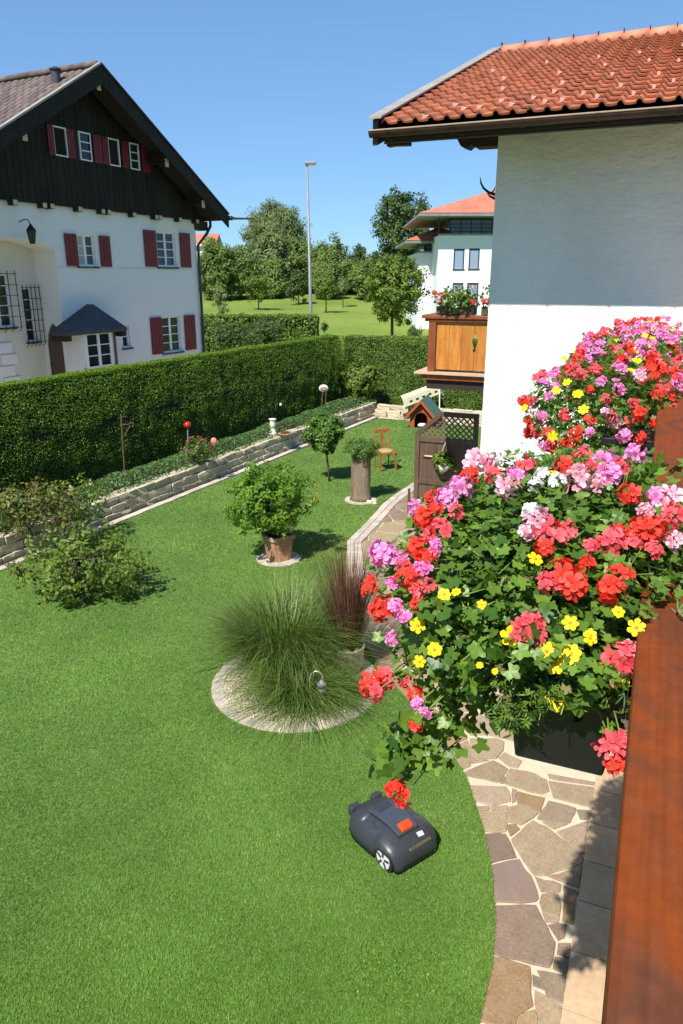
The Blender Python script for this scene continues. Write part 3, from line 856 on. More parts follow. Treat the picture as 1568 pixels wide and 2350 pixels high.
# ---- dry stone wall of the raised bed: every block an object
blocks = []
for k in range(7):
    mb = MB()
    n1 = 3
    bm = bmesh.new()
    bmesh.ops.create_cube(bm, size=1)
    bmesh.ops.subdivide_edges(bm, edges=bm.edges[:], cuts=1, use_grid_fill=True)
    for v in bm.verts:
        r = v.co.length
        v.co *= 1 - .10 * max(0, (r - .6))
        v.co += Vector([random.uniform(-.05, .05) for _ in range(3)])
    me = bpy.data.meshes.new('block')
    bm.to_mesh(me)
    bm.free()
    me.materials.append(MT['limestone'])
    blocks.append(me)
def stone_wall(root, p0, e, length, nrm, hts, l0, l1, depth=.26):
    z = 0
    for r, hh in enumerate(hts):
        t = -random.uniform(0, .3)
        while t < length:
            l_ = random.uniform(l0, l1) * (1.15 if r == len(hts) - 1 else 1)
            c = p0 + e * (t + l_ / 2) - nrm * (depth / 2 + r * .025 + random.uniform(-.012, .012)) + UP * (z + hh / 2 + random.uniform(-.006, .006))
            M = frame(c, e * (l_ - .012), -nrm * depth * random.uniform(.9, 1.1), UP * (hh - .008) * random.uniform(.95, 1.05))
            inst('block', random.choice(blocks), root, M @ Matrix.Rotation(random.uniform(-.03, .03), 4, 'Z') @ Matrix.Rotation(random.uniform(-.03, .03), 4, 'Y'))
            t += l_
        z += hh
SW0 = KE0 - nH * .22 - dH * 4.3
sw = thing('dry_stone_wall', SW0, 'long low dry stone wall of cream blocks holding the bed before the shaded hedge', 'stone wall')
stone_wall(sw, SW0, dH, np.linalg.norm(KE1 - KE0) + 4.8, nH, (.12, .155, .145), .2, .48)
SW1 = KE1 + d1 * .2
sw2 = thing('dry_stone_wall', SW1, 'short sunlit yellowish stone wall behind the dog kennel', 'stone wall')
stone_wall(sw2, SW1, d2, 5.2, -d1, (.12, .14, .13), .25, .5)
bs = MB()
bs.prism([SW0 - nH * .2 + UP * -.05, SW0 + dH * 17.9 - nH * .2 + UP * -.05, HC - nH * .2 + UP * -.05, HC - dH * 18 - nH * .3 + UP * -.05], UP * .42)
tag(bs.build('bed_soil', 'soil'), 'dark soil of the raised bed between stone wall and hedge', 'soil', kind='structure')

# ---- ground cover in the raised bed
n = 22000
t_ = rng.uniform(-2, 17.3, n)
o_ = rng.random(n)
w_ = 1.25
P = (KE0 - nH * .32)[None] + np.outer(t_, dH) - np.outer(o_ * w_, nH)
hh = np.array([.5 + .5 * mnoise.noise((q[0] * 1.3, q[1] * 1.3, 0)) for q in P])
prof = np.sin(np.clip(o_ * 1.25, 0, 1) * math.pi) ** .5
P[:, 2] = .36 + (.10 + .26 * hh) * prof * rng.random(n) ** .35 + .12 * np.clip((t_ - 9) / 6, 0, 1) * prof
keep = (np.abs(t_ - 8.15) > .22) | (o_ > .45)
P, hh = P[keep], hh[keep]
gc = leaf_obj('ground_cover', leaf_arrays(P, unit(UP * .7 + nH * .35 + rng.normal(size=P.shape) * .5), rng.uniform(.035, .075, len(P)), .6, tint=np.clip(hh * .8 + rng.normal(0, .2, len(P)), 0, 1)), 'l_cover')
tag(gc, 'low green ground cover filling the raised bed along the wall', 'ground cover', kind='stuff')

# ---- shrubs and trees
def limbs(mb, base, top, targets, r0, r1, sag=.1):
    for q in targets:
        t = random.uniform(.35, .95)
        s = base + (top - base) * t
        m_ = (s + q) / 2 + A3(random.uniform(-1, 1), random.uniform(-1, 1), random.uniform(0, 1)) * np.linalg.norm(q - s) * sag
        mb.tube([s, m_, q], [r0 * (1 - t * .5), r0 * .4, r1], 5)
def plant(name, base, center, radii, nclump, per, rcl, size, lmat, label, cat, group=None, trunk_r=.03, wid=.5, fill=.6, trunk='trunk', crown='crown', nlimb=14, bark='bark', flat=1, shape=None, extra=None, lean=0, droop=.3):
    base, center = A3(*base), A3(*center)
    root = thing(name, base, label, cat, group)
    P, N, tint, cc = clump_points(center, radii, nclump, per, rcl, fill, flat, shape)
    leaf_obj(crown, leaf_arrays(P, N, size * rng.uniform(.65, 1.3, len(P)), wid, tint=tint, droop=droop), lmat, root)
    top = center + UP * radii[2] * .35
    mb = MB()
    mid = (base + top) / 2 + A3(random.uniform(-1, 1), random.uniform(-1, 1), 0) * trunk_r * .8
    mb.tube([base - UP * .05, base + (mid - base) * .5, mid, top], [trunk_r * 1.25, trunk_r, trunk_r * .8, trunk_r * .3], 8)
    limbs(mb, base + (center - base) * .55, top, [cc[i] for i in rng.choice(len(cc), min(nlimb, len(cc)), False)], trunk_r * .5, trunk_r * .1)
    mb.build(trunk, bark, root, smooth=True)
    if extra:
        extra(root, P, N, cc)
    return root
def far_base(px, y):
    x = (px - CX) / 1769 * y
    return A3(x, y, hgt(x, y) - .05)
def far_tree(name, px0, px1, pt, pb, y, lmat, label, nclump=70, per=60, size=.32, rcl=None, group=None, trunk_top=None, cat='tree', tr=.12, fill=.6, ry=None, shape=None, droop=.3, wid=.6):
    off_ = random.uniform(0, 50)
    shape = shape or (lambda q: np.array([1 + .3 * mnoise.noise((x[0] * 2 + off_, x[1] * 2, x[2] * 2)) for x in q]))
    """crown spans pixels px0..px1 x pt..pb at distance y, standing on the ground there"""
    a, b = AY(px0, pb, y), AY(px1, pt, y)
    c = (a + b) / 2
    r = A3((b[0] - a[0]) / 2, ry or (b[0] - a[0]) / 2, (b[2] - a[2]) / 2)
    bs = A3(c[0], y, hgt(c[0], y) - .05)
    return plant(name, bs, c, r, nclump, per, rcl or min(r) * .33, size, lmat, label, cat, group, tr, wid, fill, shape=shape, droop=droop)
def lumpy(q):
    return np.array([1 + .28 * mnoise.noise((x[0] * 1.9 + 7.3, x[1] * 1.9, x[2] * 1.9)) for x in q])
egg = lambda q: lumpy(q) * 1.0 - .22 * np.clip(q[:, 2], -1, 1)
cone = lambda q: 1.0 - .55 * np.clip(q[:, 2] * .9, -1, 1)
far_tree('willow_tree', 556, 712, 440, 668, 112, 'l_willow', 'tallest pale grey-green willow beyond the park, feathery round top', 420, 75, .40, .95, droop=1.6, wid=.35, tr=.35, shape=egg)
TG = 'trees closing the far side of the park'
far_tree('broadleaf_tree', 452, 545, 548, 690, 98, 'l_far', 'bushy green tree beside the corner of the black-gabled house', 190, 70, .36, .8, TG, tr=.2)
far_tree('broadleaf_tree', 500, 600, 560, 680, 100, 'l_far', 'broad light green tree left of the willow foot', 190, 70, .36, .8, TG, tr=.2)
far_tree('broadleaf_tree', 580, 672, 520, 680, 104, 'l_willow', 'soft green tree rising directly in front of the willow', 200, 70, .36, .8, TG, tr=.2)
far_tree('broadleaf_tree', 640, 735, 540, 682, 106, 'l_far', 'green tree seen just behind the lamp post', 190, 70, .36, .8, TG, tr=.2)
far_tree('broadleaf_tree', 700, 808, 545, 684, 104, 'l_far', 'wide green tree standing right of the lamp post', 200, 70, .36, .8, TG, tr=.2)
far_tree('broadleaf_tree', 778, 862, 560, 690, 116, 'l_dark', 'dark green tree in the gap before the tall sparse tree', 150, 70, .36, .8, TG, tr=.2)
far_tree('broadleaf_tree', 740, 800, 560, 680, 118, 'l_dark', 'darkest tree peeping over the park hedge line', 120, 70, .36, .8, TG, tr=.2)
far_tree('broadleaf_tree', 800, 905, 585, 700, 98, 'l_far', 'low spreading tree behind the linden', 190, 70, .36, .8, TG, tr=.2)
far_tree('broadleaf_tree', 470, 520, 545, 650, 108, 'l_far', 'russet-tinged tree under the far red roof', 100, 70, .36, .8, TG, tr=.2)
far_tree('ash_tree', 848, 992, 425, 600, 92, 'l_dark', 'tall dark sparse-crowned tree behind the white villa roof', 150, 66, .36, .75, tr=.3, fill=.72)
far_tree('broadleaf_tree', 845, 985, 545, 690, 94, 'l_dark', 'dark undergrowth tree at the foot of the tall sparse tree', 170, 70, .36, .8, TG, tr=.2)
for px0, px1, pt, wh in ((430, 560, 585, 'behind the bushy tree at the house corner'), (560, 690, 590, 'behind the willow'), (690, 840, 590, 'behind the wide tree by the lamp post'),
                         (830, 990, 595, 'behind the tall sparse tree'), (300, 450, 580, 'hidden by the black-gabled house'), (980, 1120, 580, 'hidden by the white villa')):
    far_tree('broadleaf_tree', px0, px1, pt, 690, 124, 'l_far', 'deep green back-row park tree ' + wh, 110, 70, .5, 1.3, 'back row of park trees', tr=.2, ry=3.5)
for px0, px1, pt, y_, lm_, wh in ((455, 520, 588, 106, 'l_far', 'at the foot of the bushy tree by the house corner'), (515, 585, 580, 109, 'l_willow', 'filling the gap left of the willow'),
                                 (590, 660, 592, 100, 'l_far', 'at the foot of the willow'), (655, 725, 585, 110, 'l_willow', 'just behind the lamp post foot'), (715, 780, 590, 98, 'l_far', 'right of the lamp post foot'),
                                 (770, 840, 592, 108, 'l_far', 'beside the pale blossoming tree'), (820, 885, 600, 104, 'l_dark', 'in the shade behind the linden')):
    far_tree('park_shrub', px0, px1, pt, 694, y_, lm_, 'broad leafy park shrub ' + wh, 150, 70, .34, .7, 'shrubs along the park edge', tr=.1, cat='shrub', ry=2.2)
far_tree('young_park_tree', 560, 625, 628, 690, 84, 'l_linden', 'small round park tree on a thin trunk casting a short shadow', 60, 50, .2, .5, 'young park trees', tr=.07)
far_tree('young_park_tree', 719, 777, 628, 688, 80, 'l_linden', 'small park tree on a thin trunk close to the lamp post', 60, 50, .2, .5, 'young park trees', tr=.07)
far_tree('young_park_tree', 775, 800, 636, 676, 88, 'l_willow', 'little pale blossoming tree among the park shrubs', 30, 40, .18, .4, 'young park trees', tr=.05)
far_tree('cypress_bush', 490, 523, 645, 718, 70, 'l_willow', 'slim grey-green upright bush on the meadow', 45, 50, .16, .35, shape=cone, tr=.05)
far_tree('conifer_bush', 662, 707, 605, 690, 92, 'l_dark', 'dark pointed conifer behind the lamp post', 60, 50, .25, .5, shape=cone, tr=.08)
far_tree('linden_tree', 832, 976, 568, 728, 50, 'l_linden', 'egg-shaped bright linden on a slim dark trunk beyond the hedge', 230, 80, .17, .42, tr=.10, fill=.72, shape=egg)
for px0, px1, pt, pb, y, lb in ((478, 600, 735, 800, 40, 'dark spreading juniper before the squared hedge'), (560, 652, 728, 795, 42, 'blue-green juniper mound before the squared hedge')):
    far_tree('juniper_bush', px0, px1, pt, pb, y, 'l_dark', lb, 60, 70, .12, .32, 'junipers', tr=.05, cat='bush', ry=.8)
def blossoms(m, n, size, zmin=.2, name='blossom', cl=False):
    def f(root, P, N, cc):
        z0, z1 = P[:, 2].min(), P[:, 2].max()
        c = np.where(P[:, 2] > z0 + (z1 - z0) * zmin)[0]
        ext = np.linalg.norm((P[c] - P.mean(0)), axis=1)
        idx = c[np.argsort(-ext)[:max(n * 6, 10)]]
        idx = rng.choice(idx, min(n, len(idx)), False)
        q = np.repeat(P[idx], 7, 0) + rng.normal(size=(len(idx) * 7, 3)) * size * .45
        leaf_obj(name, leaf_arrays(q, unit(UP + rng.normal(size=q.shape) * .8), size, .8), m, root)
    return f
far_tree('rose_bush', 735, 755, 738, 765, 43, 'l_dark', 'little pink-flowering bush at the end of the squared hedge', 10, 40, .09, .15, tr=.02, cat='bush')
far_tree('rockery_bush', 930, 972, 750, 790, 36, 'l_dark', 'dusky bush with purple flowers behind the garden hedge', 24, 60, .1, .2, tr=.02, cat='bush')

# near plants
def garden(name, bpx, bpy_, cpx, cpy, wpx, hpx, z0, *a, **k):
    b = G(bpx, bpy_, z0)
    c = AY(cpx, cpy, b[1])
    s = (b[1] * math.cos(PT) + (H - c[2]) * math.sin(PT)) / F_PX
    return plant(name, b, c, (wpx / 2 * s, wpx / 2 * s * .9, hpx / 2 * s * 1.02), *a, **k)
garden('standard_tree', 757, 1105, 746, 992, 102, 98, .02, 110, 55, .14, .085, 'l_shrub', 'small ball-headed tree on a thin stem in the lawn beside the log planter', 'tree', trunk_r=.022, wid=.55, nlimb=20)
garden('corner_shrub', 830, 925, 830, 872, 88, 78, .35, 90, 60, .2, .13, 'l_linden', 'light green leafy shrub in the hedge corner', 'shrub', trunk_r=.03, wid=.55)
b = G(165, 1372, .02)
plant('young_shrub', b, AY(182, 1292, b[1]), (.98, .66, .56), 110, 26, .17, .08, 'l_linden', 'sprawling leafy shrub with long arching twigs growing out of the lawn', 'shrub', trunk_r=.03, wid=.5, fill=.75, nlimb=40, extra=blossoms('l_reddish', 26, .05))
b = G(70, 1225, .4)
plant('weigela_shrub', b, b + A3(-.05, .1, .42), (.95, .6, .42), 100, 24, .16, .07, 'l_wei', 'red-tinged arching shrub spilling over the stone wall at the near end of the bed', 'shrub', trunk_r=.03, wid=.5, fill=.75, nlimb=40)
b = G(175, 1190, .4)
plant('weigela_shrub', b, b + A3(0, 0, .3), (.6, .5, .42), 60, 16, .14, .07, 'l_linden', 'yellow-green shrub between the red-tinged shrub and the shepherd hook', 'shrub', trunk_r=.03, wid=.5, fill=.75, nlimb=30)
b = G(458, 1068, .4)
plant('rose_bush', b, b + A3(0, 0, .36), (.36, .34, .34), 60, 30, .09, .05, 'l_shrub', 'red rose bush in the raised bed beside the red glass ball', 'rose bush', trunk_r=.012, extra=blossoms('f_rose', 46, .035, .3))
# ================================================================== BUILDINGS
def wall_mesh(mb, o, eu, en, u0, u1, z0, z1, holes, depth):
    """front sheet in the plane o + eu*u + z with rectangular holes and their reveals going back"""
    us = sorted({u0, u1, *[h[0] for h in holes], *[h[1] for h in holes]})
    zs = sorted({z0, z1, *[h[2] for h in holes], *[h[3] for h in holes]})
    for i in range(len(us) - 1):
        for j in range(len(zs) - 1):
            cu, cz = (us[i] + us[i + 1]) / 2, (zs[j] + zs[j + 1]) / 2
            if any(h[0] < cu < h[1] and h[2] < cz < h[3] for h in holes):
                continue
            mb.add([o + eu * u + UP * z for u, z in ((us[i], zs[j]), (us[i + 1], zs[j]), (us[i + 1], zs[j + 1]), (us[i], zs[j + 1]))], [(0, 1, 2, 3)])
    for h in holes:
        c = [(h[0], h[2]), (h[1], h[2]), (h[1], h[3]), (h[0], h[3])]
        for k in range(4):
            a, b = c[k], c[(k + 1) % 4]
            mb.add([o + eu * a[0] + UP * a[1], o + eu * b[0] + UP * b[1], o + eu * b[0] + UP * b[1] - en * depth, o + eu * a[0] + UP * a[1] - en * depth], [(0, 1, 2, 3)])
    return mb
def window(root, o, eu, en, u0, u1, z0, z1, cols, rows, rec=.1, fr=.05, bar=.025, glass='glass', sill=True, frame_m='winwhite', outer=None, curtain=None):
    mb = MB()
    fz = (-rec, -rec + .05)
    for a, b, c, d in ((u0, u0 + fr, z0, z1), (u1 - fr, u1, z0, z1), (u0 + fr, u1 - fr, z0, z0 + fr), (u0 + fr, u1 - fr, z1 - fr, z1)):
        mb.fb(o, eu, UP, en, (a, b), (c, d), fz)
    iu, iz = (u1 - u0 - 2 * fr), (z1 - z0 - 2 * fr)
    for k in range(1, cols):
        u = u0 + fr + iu * k / cols
        bw = bar * (1.7 if cols == 2 else 1)
        mb.fb(o, eu, UP, en, (u - bw, u + bw), (z0 + fr, z1 - fr), (-rec + .004, -rec + .046))
    for k in range(1, rows):
        z = z0 + fr + iz * k / rows
        mb.fb(o, eu, UP, en, (u0 + fr, u1 - fr), (z - bar / 2, z + bar / 2), (-rec + .008, -rec + .04))
    w = mb.build('window', frame_m, root)
    for i in range(cols):
        for j in range(rows):
            MB().fb(o, eu, UP, en, (u0 + fr + iu * i / cols + .004, u0 + fr + iu * (i + 1) / cols - .004), (z0 + fr + iz * j / rows + .003, z0 + fr + iz * (j + 1) / rows - .003), (-rec - .004, -rec + .012)).build(
                'pane', curtain[1] if curtain and (i, j) in curtain[0] else glass, w)
    if sill:
        MB().fb(o, eu, UP, en, (u0 - .06, u1 + .06), (z0 - .05, z0 - .003), (-rec + .02, .07)).build('sill', 'lead', w)
    return w
def shutter(root, o, eu, en, u0, u1, z0, z1):
    mb = MB()
    mb.fb(o, eu, UP, en, (u0, u1), (z0, z1), (.015, .045))
    s = mb.build('shutter', 'shutter', root, bevel=.006)
    b2 = MB()
    for z in (z0 + (z1 - z0) * .16, z0 + (z1 - z0) * .8):
        b2.fb(o, eu, UP, en, (u0 + .03, u1 - .03), (z, z + .05), (.046, .06))
    b2.build('batten', 'shutter', s)
    b3 = MB()
    for k in (1, 2):
        u = u0 + (u1 - u0) * k / 3
        b3.fb(o, eu, UP, en, (u - .004, u + .004), (z0 + .02, z1 - .02), (.044, .0475))
    b3.build('joint', 'darkhole', s)
    return s
def pantile(pw, pl, h, key, lift=.028):
    xs_ = [0, .06, .13, .2, .27, .34, .42, .55, .7, .85, 1.04]
    def zz(x):
        return h * math.sin(math.pi * x / .4) if x < .4 else -.18 * h * math.sin(math.pi * min(1, (x - .4) / .6))
    mb = MB()
    n = len(xs_)
    vs = [(x * pw, 0, zz(x) + lift) for x in xs_] + [(x * pw, pl * 1.12, zz(x)) for x in xs_] + [(x * pw, .002, zz(x) + lift - .018) for x in xs_]
    mb.add(vs, [(i, i + 1, n + i + 1, n + i) for i in range(n - 1)] + [(2 * n + i, 2 * n + i + 1, i + 1, i) for i in range(n - 1)])
    return mb, mb.mesh('tile', key)
def tile_roof(root, o, ex, es, ncol, nrow, pw, pl, h, key, nmax, rank, hooks=()):
    nz = np.cross(ex, es)
    mb0, me = pantile(pw, pl, h, key)
    cells = [(i, j) for i in range(ncol) for j in range(nrow)]
    cells.sort(key=rank)
    rest = MB()
    loc = np.array(mb0.v)
    for k, (i, j) in enumerate(cells):
        q = o + ex * i * pw + es * j * pl
        if k < nmax:
            inst('tile', me, root, frame(q, ex, es, nz) @ Matrix.Rotation(random.uniform(-.012, .012), 4, 'X') @ Matrix.Rotation(random.uniform(-.008, .008), 4, 'Z'))
        else:
            rest.add(q + loc[:, :1] * ex + loc[:, 1:2] * es + loc[:, 2:] * nz, mb0.f)
    if rest.v:
        tag(rest.build('tile_rows', key, root), kind='stuff')
    for i, j in hooks:
        q = o + ex * (i * pw + pw * .72) + es * (j * pl + pl * .08) + nz * .028
        MB().fb(q, ex, es, nz, (-.013, .013), (0, .12), (.002, .008)).fb(q, ex, es, nz, (-.013, .013), (0, .007), (.008, .034)).build('snow_hook', 'hook', root)

# ---------------- the neighbour's house
KH = AY(455, 640, 26.0)
KH[2] = 0
eU = -dL
lh = thing('chalet_house', KH + eU * 4.7, 'large white house with black-boarded gable and dark red shutters behind the hedge', 'house')
LU, AP_U, AP_Z, EV_Z = 9.44, 4.72, 9.51, 6.45
slope = (AP_Z - EV_Z) / (AP_U + .37)
def rz(u):
    return AP_Z - abs(u - AP_U) * slope
wins = [(1.08, 1.97, 4.64, 5.68, 2, 4, None), (4.6, 5.26, 4.61, 5.44, 2, 3, ({(1, 0), (1, 1), (1, 2)}, 'curtain')), (1.09, 2.02, 1.98, 3.12, 2, 4, None), (3.51, 3.82, 2.29, 2.94, 1, 2, None)]
RU = 6.05
mb = MB()
wall_mesh(mb, KH, eU, nL, 0, RU, 0, 6.2, [w[:4] for w in wins], .14)
wall_mesh(mb, KH, eU, nL, RU, LU, 5.3, 6.2, [], .1)
# shallow arch over the recess
na = 14
arc = [(RU + (LU - .3 - RU) * k / na, 5.05) for k in range(na + 1)]
au = lambda u: 5.05 - .0
pts = []
for k in range(na + 1):
    u = RU + (LU - RU) * k / na
    t_ = (u - RU) / (LU - RU)
    pts.append((u, 5.05 - .34 * (1 - math.sin(math.pi * min(1, .12 + t_ * .9))) ** 1.5 * 0 + .0))
# left flank, back, right flank, inner walls of the recess
mb.add([KH, KH + UP * 6.2, KH - nL * 10 + UP * 6.2, KH - nL * 10], [(0, 1, 2, 3)])
mb.add([KH + eU * LU, KH + eU * LU + UP * 6.2, KH + eU * LU - nL * 10 + UP * 6.2, KH + eU * LU - nL * 10], [(0, 1, 2, 3)])
mb.add([KH - nL * 10, KH - nL * 10 + UP * 6.2, KH + eU * LU - nL * 10 + UP * 6.2, KH + eU * LU - nL * 10], [(0, 1, 2, 3)])
mb.build('wall', 'plaster_smooth', lh)
REC = .8
O2 = KH - nL * REC
mb = MB()
def uz2(px, py, off):
    p = PL(px, py, KH + nL * off, nL)
    return (p - KH) @ eU, p[2]
g2a, g2b = uz2(45, 660, -REC), uz2(88, 783, -REC)
g1a, g1b = uz2(0, 628, -REC), uz2(33, 750, -REC)
gw2 = (g2b[0], g2a[0] - .05, g2b[1], g2a[1])
gw1 = (g1b[0], g1b[0] + .75, g1b[1], g1a[1])
wall_mesh(mb, O2, eU, nL, RU, LU, 0, 5.3, [gw1, gw2], .14)
mb.build('recess_wall', 'plaster_cream', lh)
# soffit of the recess: an arch falling towards the jamb
mb = MB()
for k in range(na):
    q = []
    for kk in (k, k + 1):
        u = RU + (LU - RU) * kk / na
        z = 5.03 + .2 * math.sin(math.pi / 2 * min(1, (u - RU) / 1.1))
        q.append((u, z))
    (ua, za), (ub, zb) = q
    mb.add([KH + eU * ua + UP * za + nL * .004, KH + eU * ub + UP * zb + nL * .004, KH + eU * ub + UP * zb - nL * REC, KH + eU * ua + UP * za - nL * REC], [(0, 1, 2, 3)])
    mb.add([KH + eU * ua + UP * za + nL * .004, KH + eU * ub + UP * zb + nL * .004, KH + eU * ub + UP * 5.3 + nL * .004, KH + eU * ua + UP * 5.3 + nL * .004], [(0, 1, 2, 3)])
mb.build('arch_soffit', 'plaster_smooth', lh)
MB().add([KH + eU * RU, KH + eU * RU + UP * 5.3, KH + eU * RU - nL * REC + UP * 5.3, KH + eU * RU - nL * REC], [(0, 1, 2, 3)]).build('recess_jamb', 'plaster_smooth', lh)
# arched door in the jamb
dp = [(-.62, 0), (-.1, 0), (-.1, 2.55), (-.16, 2.82), (-.26, 3.02), (-.36, 3.1), (-.46, 3.02), (-.56, 2.82), (-.62, 2.55)]
dr = MB().prism([KH + eU * (RU + .004) + nL * n_ + UP * z_ for n_, z_ in dp], eU * .03).build('door', 'darkwood', lh)
MB().ball(KH + eU * (RU + .06) + nL * -.56 + UP * 2.0, .03, 8).build('handle', 'iron', dr)
for w in wins:
    window(lh, KH, eU, nL, *w[:6], curtain=w[6])
window(lh, O2, eU, nL, *gw1, 2, 5)
window(lh, O2, eU, nL, *gw2, 1, 5)
for s in ((2.03, 2.58, 4.63, 5.69), (.36, .88, 4.63, 5.69), (5.28, 5.7, 4.61, 5.44), (4.02, 4.44, 4.61, 5.44), (2.05, 2.57, 1.98, 3.12), (.34, .9, 1.98, 3.12)):
    shutter(lh, KH, eU, nL, *s)
MB().fb(KH, eU, UP, nL, (.02, RU), (4.535, 4.565), (.0, .02)).build('string_course', 'plaster_smooth', lh)
# iron grilles before the recess windows
for g in (gw1, gw2):
    mb = MB()
    for k in range(5):
        u = g[0] - .1 + (g[1] - g[0] + .2) * k / 4
        mb.tube([O2 + eU * u + UP * (g[2] - .12) + nL * .06, O2 + eU * u + UP * (g[2] - .05) + nL * .16, O2 + eU * u + UP * (g[3] + .08) + nL * .16], .011, 5)
    for k in range(6):
        z = g[2] + (g[3] - g[2]) * k / 5
        mb.tube([O2 + eU * (g[0] - .14) + UP * z + nL * .165, O2 + eU * (g[1] + .14) + UP * z + nL * .165], .009, 5)
    mb.build('window_grille', 'iron', lh)
# quoin blocks at the foot of the recess wall
for k in range(5):
    u = g1b[0] + (.05 if k % 2 else .18)
    MB().fb(O2, eU, UP, nL, (u, u + .5), (1.2 + k * .3, 1.47 + k * .3), (0, .04)).build('quoin', 'plaster_smooth', lh, bevel=.01)
# boarded gable, board by board
up_w = [(5.35, 5.78), (4.5, 4.9), (3.42, 3.84), (2.61, 2.98)]
GO = KH + nL * .07
u = -.05
while u < LU + .05:
    u2 = min(u + .2, LU + .05)
    zt = lambda q: rz(q) - .32
    mb = MB()
    c = (u + u2) / 2
    hit = [w for w in up_w if w[0] - .03 < c < w[1] + .03]
    def piece(za, zb0, zb1):
        mb.prism([GO + eU * (u + .006) + UP * za, GO + eU * (u2 - .006) + UP * za, GO + eU * (u2 - .006) + UP * zb1, GO + eU * (u + .006) + UP * zb0], nL * .03)
    if min(zt(u), zt(u2)) > 6.12:
        if hit:
            piece(6.1, 7.31, 7.31)
            mb.build('board', 'blackwood', lh)
            mb = MB()
            piece(8.01, zt(u), zt(u2))
        else:
            piece(6.1, zt(u), zt(u2))
        mb.build('board', 'blackwood', lh)
    u = u2
MB().prism([GO + eU * a + UP * b - nL * .03 for a, b in ((0, 6.15), (LU, 6.15), (LU, rz(LU) - .2), (AP_U, AP_Z - .2), (0, rz(0) - .2))], -nL * .03).build('gable_backing', 'blackwood', lh)
for k, w in enumerate(up_w):
    window(lh, GO, eU, nL, w[0] - .01, w[1] + .01, 7.31, 8.01, 1, 3 if k in (1, 3) else 1, rec=.0, fr=.03, sill=False, glass='glass' if k in (1, 3) else 'darkhole')  # open windows: the unlit room's darkness is put into the pane colour
for s in ((5.79, 5.99), (5.1, 5.33), (4.12, 4.42), (3.86, 4.09), (3.08, 3.32), (2.2, 2.5)):
    shutter(lh, GO + nL * .03, eU, nL, s[0], s[1], 7.3, 8.0)
# pale beam ends below the boarding and under the verge
for u in (.12, 1.0, 1.95, 2.12, 3.1, 4.12, 4.35, 5.2, 6.15, 6.4, 7.3, 8.0, 8.7, 9.3):
    e = MB().fb(KH, eU, UP, nL, (u - .07, u + .07), (6.0, 6.13), (-.1, .2)).build('beam', 'beamwood', lh)
    MB().fb(KH, eU, UP, nL, (u - .06, u + .06), (6.01, 6.12), (.2, .215)).build('beam_end', 'beamend', e)
for u in (4.72, 2.2, 7.3, .55, 8.9):
    z = rz(u) - .46
    e = MB().fb(KH, eU, UP, nL, (u - .09, u + .09), (z - .02, z + .14), (0.05, .78)).build('purlin', 'blackwood', lh)
    MB().fb(KH, eU, UP, nL, (u - .07, u + .07), (z - .12, z + .10), (.78, .80)).build('purlin_end', 'beamend', e)
# roof
ro = MB()
OV, BK = .9, -10.6
for sg in (1, -1):
    ue = AP_U + sg * 5.35
    P = [(AP_U, AP_Z), (ue, AP_Z - 5.35 * slope), (ue, AP_Z - 5.35 * slope - .12), (AP_U, AP_Z - .12)]
    ro.prism([KH + eU * a + UP * (b - .03) + nL * BK for a, b in P], nL * (OV - BK - .02))
rf = ro.build('roof', 'blackwood', lh)
for sg in (1, -1):
    ue = AP_U + sg * 5.35
    P = [(AP_U, AP_Z - .02), (ue, AP_Z - 5.35 * slope - .02), (ue, AP_Z - 5.35 * slope - .40), (AP_U, AP_Z - .44)]
    MB().prism([KH + eU * a + UP * b + nL * (OV - .03) for a, b in P], nL * .045).build('barge_board', 'blackwood', rf)
    P = [(AP_U, AP_Z + .0), (ue, AP_Z - 5.35 * slope), (ue, AP_Z - 5.35 * slope + .05), (AP_U, AP_Z + .05)]
    MB().prism([KH + eU * a + UP * b + nL * (OV - .08) for a, b in P], nL * .13).build('verge_strip', 'verge' if sg > 0 else 'gutter', rf)
es_ = unit((-eU) + UP * slope)
sl = 5.35 * math.sqrt(1 + slope * slope)
o_t = KH + eU * (AP_U + 5.35) + UP * (AP_Z - 5.35 * slope) + nL * (OV - .1)
nrow = int(sl / .3)
tile_roof(rf, o_t, -nL, es_, 40, nrow, .26, .3, .055, 'roof_left', 300, lambda c: (max(0, c[0] - 15) * 3 + (nrow - c[1])))
for k in range(26):
    p = KH + eU * AP_U + UP * (AP_Z + .02) + nL * (OV - .1 - k * .4)
    MB().tube([p, p - nL * .42], [.08, .088], 8).build('ridge_tile', 'roof_left', rf, smooth=True)
# little vent chimney on the roof, gutter spout and bracket at the corner
vp = PL(130, 190, KH + eU * (AP_U + .75), eU)
vz = rz(AP_U + .75)
vb = A3(vp[0], vp[1], vz)
ch = MB().lathe(vb - UP * .1, [(.11, 0), (.11, .34), (.1, .34)], 12).build('vent_pipe', 'lead', rf, smooth=False)
MB().lathe(vb + UP * .25, [(.15, 0), (.15, .03), (.07, .07)], 12).build('vent_cap', 'lead', ch)
gz = AP_Z - 5.35 * slope - .1
gp = KH + eU * (AP_U - 5.42) + UP * gz
MB().tube([gp + nL * 1.0, gp + nL * -10], .075, 8).build('gutter', 'lead', rf)
MB().tube([gp + nL * 1.0, gp + nL * 1.05 - eU * .1 + UP * -.01, gp + nL * 1.1 - eU * 1.15 + UP * .05], [.05, .04, .03], 6).build('gutter_spout', 'lead', rf)
MB().tube([gp + nL * .1, gp + nL * .1 - UP * .22, gp + nL * .1 + eU * .25 - UP * .5, KH + nL * .06 + eU * -.02 + UP * (gz - .85), KH + nL * .06 + eU * -.02 + UP * .5], .05, 7).build('downpipe', 'lead', rf)
MB().fb(KH, eU, UP, nL, (-.62, .05), (5.82, 6.1), (-.3, .05)).build('corbel', 'beamwood', lh)
